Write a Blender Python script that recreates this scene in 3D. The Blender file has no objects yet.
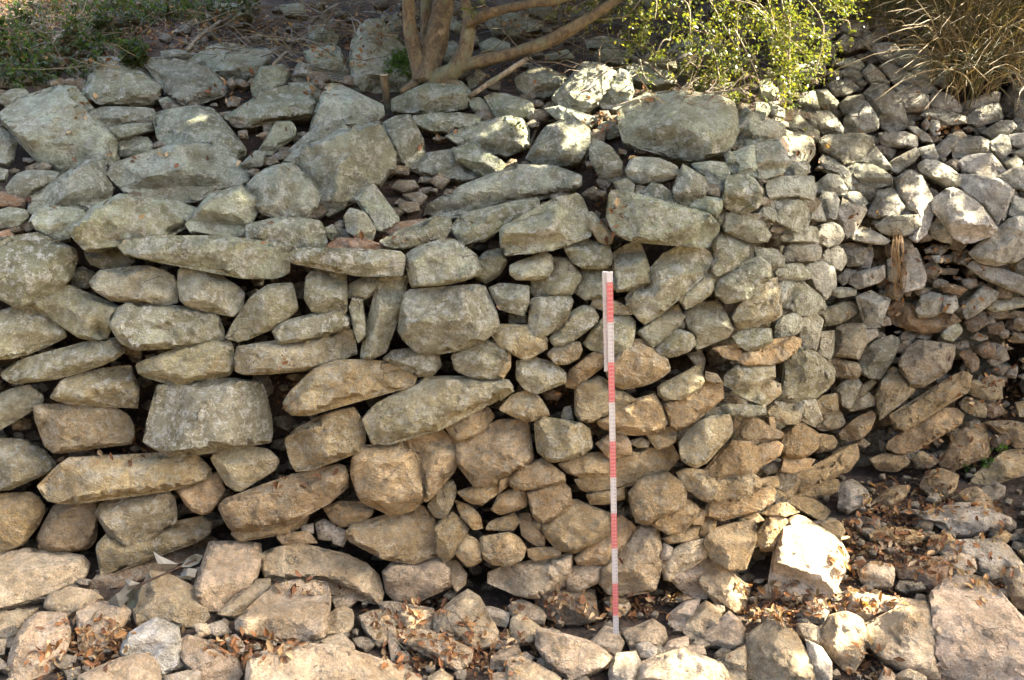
import bpy, bmesh, math, random
import numpy as np
from mathutils import Vector, noise, geometry
from mathutils.bvhtree import BVHTree

random.seed(11)
np.random.seed(11)
sc = bpy.context.scene
C = sc.collection
V = Vector

# ---------------------------------------------------------------- camera, sky, sun, exposure
F = 983.0                                   # focal length in pixels (1024 px wide frame)
PITCH = math.radians(20.0)
CAM = V((0.0, -2.29, 1.62))
cd = bpy.data.cameras.new('camera')
cam = bpy.data.objects.new('camera', cd)
C.objects.link(cam)
cd.sensor_width = 36.0
cd.lens = 36.0 * F / 1024.0
cd.clip_end = 500.0
cd.clip_start = 0.05
cam.location = CAM
cam.rotation_euler = (math.pi / 2 - PITCH, 0, 0)
sc.camera = cam

SUN = V((0.72, 0.13, 0.68)).normalized()    # towards the sun: along the wall from the right
world = bpy.data.worlds.new('World')
sc.world = world
world.use_nodes = True
wn = world.node_tree.nodes
sky = wn.new('ShaderNodeTexSky')
sky.sky_type = 'NISHITA'
sky.sun_disc = False
sky.sun_elevation = math.asin(SUN.z)
sky.sun_rotation = math.atan2(SUN.x, SUN.y)
sky.air_density = 1.0
sky.dust_density = 6.0
sky.ozone_density = 0.2
wn['Background'].inputs[1].default_value = 0.09
world.node_tree.links.new(sky.outputs[0], wn['Background'].inputs[0])
sd = bpy.data.lights.new('sun', 'SUN')
sd.energy = 3.8
sd.angle = math.radians(0.53)
sd.color = (1.0, 0.90, 0.72)
so = bpy.data.objects.new('sun', sd)
C.objects.link(so)
so.rotation_euler = SUN.to_track_quat('Z', 'Y').to_euler()
vs = sc.view_settings
vs.view_transform = 'Standard'
vs.look = 'None'
vs.gamma = 1.0
vs.use_curve_mapping = False
vs.exposure = 3.72
sc.cycles.max_bounces = 5
sc.cycles.diffuse_bounces = 4
sc.cycles.caustics_reflective = False
sc.cycles.caustics_refractive = False

# ---------------------------------------------------------------- helpers
def ray(u, v):
    x, y = (u - 512.0) / F, (340.0 - v) / F
    c, s = math.cos(PITCH), math.sin(PITCH)
    return V((x, c + y * s, y * c - s)).normalized()

def at_y(u, v, y):
    d = ray(u, v)
    return CAM + d * ((y - CAM.y) / d.y)

def sm(a, b, x):
    t = min(1.0, max(0.0, (x - a) / (b - a)))
    return t * t * (3 - 2 * t)

def g_ground(x, y):                          # floor in front of the wall
    z = 0.13 * sm(-0.15, -0.95, x) * sm(-3.0, -0.8, y) + 0.10 * sm(0.5, 1.0, x) * sm(-0.6, 0.3, y)
    return z + 0.02 * noise.noise(V((x * 1.3, y * 1.3, 3.1)))

def w_face(x, z):                            # wall face, turning away at its right end
    c = 0.0
    if x > 0.52:
        c = min(2.0 * (x - 0.50) ** 2, 0.57)
    return 0.02 + 0.12 * z + c

def w_back(x):                               # setback that keeps an even thickness where the face turns
    sl = 4.0 * (x - 0.5) if 0.5 < x < 1.034 else 0.0
    return 0.17 * math.sqrt(1 + min(sl, 2.0) ** 2)

def h_top(x, y):                             # tumbled wall top, rubble slope, hillside
    k = 1.0 + 0.13 * sm(-0.1, 0.35, x)
    a = k + 0.60 * (y - 0.15)
    t = 0.86 + 0.74 * (y - 0.60)
    s = sm(0.65, 1.05, x)
    a = a * (1 - s) + t * s
    b = 1.385 + 0.20 * (y - 0.9) + 0.012 * noise.noise(V((x * 2, y * 2, 0)))
    if y > 12:
        b = 1.385 + 0.20 * 11.1 + 0.12 * (y - 12)
    return min(a, b)

def inside(p):
    if p.z < g_ground(p.x, p.y):
        return True
    return p.y > w_face(p.x, p.z) and p.z < h_top(p.x, p.y)

def hit(u, v):
    d = ray(u, v)
    t = 1.3
    while t < 14:
        if inside(CAM + d * t):
            lo, hi = t - 0.03, t
            for _ in range(8):
                m = (lo + hi) / 2
                if inside(CAM + d * m):
                    hi = m
                else:
                    lo = m
            return CAM + d * hi
        t += 0.03
    return CAM + d * 14

def surf(u, v):
    p = hit(u, v)
    a, b = hit(u + 9, v) - hit(u - 9, v), hit(u, v - 9) - hit(u, v + 9)
    n = a.cross(b)
    to = (CAM - p).normalized()
    if n.length < 1e-9:
        return p, to
    n.normalize()
    if n.dot(to) < 0:
        n = -n
    return p, n

def mesh_obj(name, verts, faces, mat, parent=None, smooth=True, loc=None, crisp=0):
    me = bpy.data.meshes.new(name)
    me.from_pydata([tuple(q) for q in verts], [], faces)
    me.update()
    if smooth:
        me.shade_smooth()
        if crisp:
            me.set_sharp_from_angle(angle=math.radians(crisp))
    o = bpy.data.objects.new(name, me)
    C.objects.link(o)
    if mat:
        me.materials.append(mat)
    if loc is not None:
        o.location = loc
    if parent:
        o.parent = parent
    return o

def empty(name, loc=(0, 0, 0)):
    o = bpy.data.objects.new(name, None)
    C.objects.link(o)
    o.location = loc
    o.empty_display_size = 0.1
    return o

def tag(o, label=None, cat=None, group=None, kind=None):
    if label: o['label'] = label
    if cat: o['category'] = cat
    if group: o['group'] = group
    if kind: o['kind'] = kind
    return o

# ---------------------------------------------------------------- materials
class NT:
    def __init__(self, name):
        self.m = bpy.data.materials.new(name)
        self.m.use_nodes = True
        self.t = self.m.node_tree
        self.n = self.t.nodes
        self.b = self.n['Principled BSDF']
        self.out = self.n['Material Output']
    def new(self, typ, **kw):
        n = self.n.new(typ)
        for k, v in kw.items():
            setattr(n, k, v)
        return n
    def link(self, a, b):
        self.t.links.new(a, b)
    def put(self, sock, v):
        if isinstance(v, bpy.types.NodeSocket):
            self.link(v, sock)
        else:
            sock.default_value = v
    def noise(self, vec, scale, detail=4, rough=0.55, dist=0.0):
        n = self.new('ShaderNodeTexNoise')
        self.put(n.inputs['Vector'], vec)
        n.inputs['Scale'].default_value = scale
        n.inputs['Detail'].default_value = detail
        n.inputs['Roughness'].default_value = rough
        n.inputs['Distortion'].default_value = dist
        return n.outputs['Fac']
    def ramp(self, f, a, b, lo=0.0, hi=1.0):
        n = self.new('ShaderNodeMapRange')
        self.put(n.inputs[0], f)
        n.inputs[1].default_value, n.inputs[2].default_value = a, b
        n.inputs[3].default_value, n.inputs[4].default_value = lo, hi
        return n.outputs[0]
    def math(self, op, a, b):
        n = self.new('ShaderNodeMath', operation=op)
        self.put(n.inputs[0], a)
        self.put(n.inputs[1], b)
        return n.outputs[0]
    def mix(self, f, a, b, blend='MIX'):
        n = self.new('ShaderNodeMix', data_type='RGBA', blend_type=blend)
        self.put(n.inputs[0], f)
        self.put(n.inputs[6], a)
        self.put(n.inputs[7], b)
        return n.outputs[2]
    def vmul(self, a, s):
        n = self.new('ShaderNodeVectorMath', operation='SCALE')
        self.put(n.inputs[0], a)
        n.inputs[3].default_value = s
        return n.outputs[0]
    def vadd(self, a, b):
        n = self.new('ShaderNodeVectorMath', operation='ADD')
        self.put(n.inputs[0], a)
        self.put(n.inputs[1], b)
        return n.outputs[0]
    def bump(self, h, dist, strength=1.0, nrm=None):
        n = self.new('ShaderNodeBump')
        n.inputs['Strength'].default_value = strength
        n.inputs['Distance'].default_value = dist
        self.put(n.inputs['Height'], h)
        if nrm: self.link(nrm, n.inputs['Normal'])
        return n.outputs[0]

def make_stone_mat():
    k = NT('limestone')
    oi = k.new('ShaderNodeObjectInfo')
    tc = k.new('ShaderNodeTexCoord')
    comb = k.new('ShaderNodeCombineXYZ')
    k.link(k.math('MULTIPLY', oi.outputs['Random'], 91.0), comb.inputs[0])
    k.link(k.math('MULTIPLY', oi.outputs['Random'], 47.0), comb.inputs[1])
    rsc = k.ramp(k.math('FRACT', k.math('MULTIPLY', oi.outputs['Random'], 17.31), 0.0), 0.0, 1.0, 0.65, 1.5)
    vsc = k.new('ShaderNodeVectorMath', operation='SCALE')
    k.link(tc.outputs['Object'], vsc.inputs[0]); k.link(rsc, vsc.inputs[3])
    co = k.vadd(vsc.outputs[0], comb.outputs[0])
    base, lich = oi.outputs['Color'], oi.outputs['Alpha']
    inv = k.math('SUBTRACT', 1.0, lich)
    n1 = k.noise(co, 11, 5, 0.66)
    col = k.mix(k.ramp(n1, 0.30, 0.70), k.mix(1.0, base, (0.52, 0.48, 0.40, 1), 'MULTIPLY'),
                k.mix(1.0, base, (1.42, 1.42, 1.42, 1), 'MULTIPLY'))
    # ochre iron stain, on the fresher broken faces
    st = k.ramp(k.noise(k.vadd(co, (5.3, 1.7, 9.1)), 7, 5, 0.6, 0.4), 0.50, 0.68)
    col = k.mix(k.math('MULTIPLY', st, k.math('MULTIPLY', inv, 0.75)), col, (0.36, 0.235, 0.105, 1))
    # olive algae film
    al = k.ramp(k.noise(k.vadd(co, (2.3, 7.7, 4.4)), 6, 5, 0.6, 0.3), 0.48, 0.66)
    col = k.mix(k.math('MULTIPLY', al, k.math('MULTIPLY', lich, 0.78)), col, (0.19, 0.175, 0.085, 1))
    # pale crust lichen
    pl = k.ramp(k.noise(k.vadd(co, (8.1, 3.3, 1.2)), 40, 5, 0.78), 0.515, 0.555)
    col = k.mix(k.math('MULTIPLY', pl, k.math('ADD', k.math('MULTIPLY', lich, 0.68), 0.16)), col, (0.55, 0.54, 0.44, 1))
    # dark lichen specks in patches
    sp = k.ramp(k.noise(co, 120, 3, 0.6), 0.585, 0.66)
    ms = k.ramp(k.noise(k.vadd(co, (1.1, 6.2, 3.8)), 10, 4, 0.6), 0.44, 0.60)
    col = k.mix(k.math('MULTIPLY', k.math('MULTIPLY', sp, ms), 0.72), col, (0.075, 0.07, 0.055, 1))
    # broad grime
    gr = k.ramp(k.noise(k.vadd(co, (4.0, 4.0, 2.0)), 38, 4, 0.75), 0.36, 0.56)
    col = k.mix(k.math('MULTIPLY', k.math('SUBTRACT', 1.0, gr), 0.52), col, (0.17, 0.15, 0.10, 1))
    # fine cracks
    wv = k.new('ShaderNodeTexVoronoi', feature='DISTANCE_TO_EDGE')
    warp = k.new('ShaderNodeTexNoise')
    k.link(co, warp.inputs['Vector'])
    warp.inputs['Scale'].default_value = 9
    warp.inputs['Detail'].default_value = 5
    k.put(wv.inputs['Vector'], k.vadd(co, k.vmul(warp.outputs['Color'], 0.16)))
    wv.inputs['Scale'].default_value = 6.5
    cr = k.math('SUBTRACT', 1.0, k.ramp(wv.outputs['Distance'], 0.0, 0.022))
    cm = k.ramp(k.noise(k.vadd(co, (0.4, 9.2, 5.0)), 5, 2, 0.5), 0.585, 0.63)
    crk = k.math('MULTIPLY', cr, cm)
    col = k.mix(k.math('MULTIPLY', crk, 0.75), col, (0.06, 0.05, 0.035, 1))
    fine = k.ramp(k.noise(co, 210, 3, 0.7), 0.3, 0.7, 0.80, 1.20)
    fc = k.new('ShaderNodeCombineXYZ')
    for i_ in range(3): k.link(fine, fc.inputs[i_])
    col = k.mix(1.0, col, fc.outputs[0], 'MULTIPLY')
    k.link(col, k.b.inputs['Base Color'])
    k.b.inputs['Roughness'].default_value = 0.92
    k.b.inputs['Specular IOR Level'].default_value = 0.25
    # relief: bedding, pits, grain
    mp = k.new('ShaderNodeMapping')
    mp.inputs['Scale'].default_value = (1.0, 1.0, 1.7)
    k.link(co, mp.inputs['Vector'])
    bed = k.noise(mp.outputs[0], 14, 6, 0.68, 0.5)
    grain = k.noise(co, 75, 5, 0.75)
    hgt = k.math('ADD', k.math('MULTIPLY', bed, 1.0), k.math('MULTIPLY', grain, 0.8))
    k.link(k.bump(hgt, 0.040, 1.0), k.b.inputs['Normal'])
    return k.m

def make_soil_mat():
    k = NT('soil')
    tc = k.new('ShaderNodeTexCoord')
    co = tc.outputs['Object']
    n = k.noise(co, 9, 8, 0.65)
    col = k.mix(k.ramp(n, 0.35, 0.65), (0.03, 0.021, 0.013, 1), (0.085, 0.055, 0.032, 1))
    n2 = k.noise(co, 60, 6, 0.7)
    col = k.mix(k.ramp(n2, 0.5, 0.7), col, (0.14, 0.088, 0.05, 1))
    k.link(col, k.b.inputs['Base Color'])
    k.b.inputs['Roughness'].default_value = 1.0
    k.link(k.bump(k.math('ADD', n2, k.noise(co, 18, 6, 0.6)), 0.03, 1.0), k.b.inputs['Normal'])
    return k.m

def make_leaf_mat(name, trans=0.45, rough=0.45, gloss=0.4):
    k = NT(name)
    at = k.new('ShaderNodeAttribute', attribute_name='col')
    tc = k.new('ShaderNodeTexCoord')
    col = k.mix(k.ramp(k.noise(tc.outputs['Object'], 55, 3), 0.3, 0.7, 0.0, 0.35), at.outputs['Color'],
                k.mix(1.0, at.outputs['Color'], (0.55, 0.55, 0.5, 1), 'MULTIPLY'))
    k.link(col, k.b.inputs['Base Color'])
    k.b.inputs['Roughness'].default_value = rough
    k.b.inputs['Specular IOR Level'].default_value = gloss
    if trans > 0:
        tr = k.new('ShaderNodeBsdfTranslucent')
        k.link(k.mix(1.0, col, (1.5, 1.5, 0.7, 1), 'MULTIPLY'), tr.inputs['Color'])
        mx = k.new('ShaderNodeMixShader')
        mx.inputs[0].default_value = trans
        k.link(k.b.outputs[0], mx.inputs[1])
        k.link(tr.outputs[0], mx.inputs[2])
        k.link(mx.outputs[0], k.out.inputs['Surface'])
    return k.m

def make_bark_mat(name, c1, c2):
    k = NT(name)
    tc = k.new('ShaderNodeTexCoord')
    co = tc.outputs['Object']
    mp = k.new('ShaderNodeMapping')
    mp.inputs['Scale'].default_value = (1.0, 1.0, 0.6)
    k.link(co, mp.inputs['Vector'])
    n = k.noise(mp.outputs[0], 45, 8, 0.75, 1.2)
    col = k.mix(k.ramp(n, 0.40, 0.60), c1, c2)
    dk = k.ramp(k.noise(co, 22, 6, 0.7), 0.50, 0.62)
    col = k.mix(k.math('MULTIPLY', dk, 0.6), col, (0.05, 0.035, 0.018, 1))
    m = k.ramp(k.noise(co, 14, 5), 0.52, 0.62)
    col = k.mix(k.math('MULTIPLY', m, 0.6), col, (0.16, 0.17, 0.085, 1))
    k.link(col, k.b.inputs['Base Color'])
    k.b.inputs['Roughness'].default_value = 0.85
    k.link(k.bump(n, 0.012, 1.0), k.b.inputs['Normal'])
    return k.m

def make_paint(name, col, dirt):
    k = NT(name)
    tc = k.new('ShaderNodeTexCoord')
    n = k.noise(tc.outputs['Object'], 120, 5, 0.7)
    c = k.mix(k.ramp(n, 0.52, 0.72, 0.0, dirt), col, (0.25, 0.2, 0.15, 1))
    k.link(c, k.b.inputs['Base Color'])
    k.b.inputs['Roughness'].default_value = 0.5
    return k.m

STONE = make_stone_mat()
SOIL = make_soil_mat()
LEAF = make_leaf_mat('green_leaf', 0.5)
CANOPY = make_leaf_mat('canopy_leaf', 0.12)
DEAD = make_leaf_mat('dead_leaf', 0.25, 0.7, 0.2)
PALELEAF = make_leaf_mat('dry_pale_leaf', 0.15, 0.6, 0.3)
STRAW = make_leaf_mat('dry_grass', 0.2, 0.6, 0.3)
BARK = make_bark_mat('bark', (0.075, 0.048, 0.02, 1), (0.20, 0.145, 0.065, 1))
TWIG = make_bark_mat('twig_bark', (0.16, 0.12, 0.07, 1), (0.42, 0.34, 0.22, 1))
CUT = make_paint('cut_wood', (0.48, 0.36, 0.2, 1), 0.5)

# ---------------------------------------------------------------- earth: floor and the bank behind the wall
def build_ground():
    xs = [-120, -60, -30, -15, -8, -5, -3.5] + list(np.linspace(-2.6, 2.8, 91)) + [3.6, 5, 8, 15, 30, 60, 120]
    ys = [-120, -60, -40, -30, -24, -20, -16, -13, -11, -9, -7.5, -6, -4] + list(np.linspace(-3, 1.3, 73))
    vs_, fs = [], []
    for y in ys:
        for x in xs:
            z = g_ground(x, y) - 0.035 + 0.02 * noise.fractal(V((x * 6, y * 6, 1.0)), 0.8, 2.0, 4)
            if y < -5.5:                      # added rise, unseen behind the camera, to shut out low sky light
                z += min(0.62 * (-5.5 - y), 11.0 + 0.05 * (-5.5 - y)) + 0.5 * noise.noise(V((x * .3, y * .3, 0)))
            vs_.append((x, y, z))
    nx = len(xs)
    for j in range(len(ys) - 1):
        for i in range(nx - 1):
            a = j * nx + i
            fs.append((a, a + 1, a + nx + 1, a + nx))
    return tag(mesh_obj('ground', vs_, fs, SOIL), kind='structure')

def build_bank():
    xs = [-60, -30, -15, -8, -5, -3.5] + list(np.linspace(-2.6, 2.8, 109)) + [3.6, 5, 8, 15, 30, 60]
    vs_, fs = [], []
    ts = list(np.linspace(0, 1, 26))
    ds = list(0.03 * np.arange(1, 60)) + [2.2, 3, 4.5, 7, 12, 25, 60]
    for x in xs:
        zk = 1.0
        for _ in range(12):
            zk = 0.5 * zk + 0.5 * (h_top(x, w_face(x, zk) + w_back(x)) - 0.05)
        for t in ts:
            z = -0.2 + t * (zk + 0.2)
            y = w_face(x, z) + w_back(x) + 0.05 * noise.fractal(V((x * 5, 2.0, z * 5)), 0.8, 2.0, 4)
            y += 0.75 * sm(1.20, 1.40, x) * sm(.22, .36, z) * (1 - sm(.62, .78, z)) * (1 - sm(1.62, 1.85, x))   # dark hollow at the right
            vs_.append((x, y, z))
        yk = w_face(x, zk) + w_back(x)
        for d in ds:
            y = yk + d
            vs_.append((x, y, h_top(x, y) - 0.075 + 0.03 * noise.fractal(V((x * 5, y * 5, 7.0)), 0.8, 2.0, 4)))
    n = len(ts) + len(ds)
    for i in range(len(xs) - 1):
        for j in range(n - 1):
            a = i * n + j
            fs.append((a, a + n, a + n + 1, a + 1))
    return tag(mesh_obj('hillside', vs_, fs, SOIL), kind='structure')

ground = build_ground()
hillside = build_bank()
wall = tag(empty('dry_stone_wall', (0, 0.0, 0.0)),
           'long dry-stone terrace wall of stacked grey and ochre limestone', 'stone wall')
slope = tag(empty('rubble_slope', (1.2, 0.6, 0.3)), kind='structure')

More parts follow.
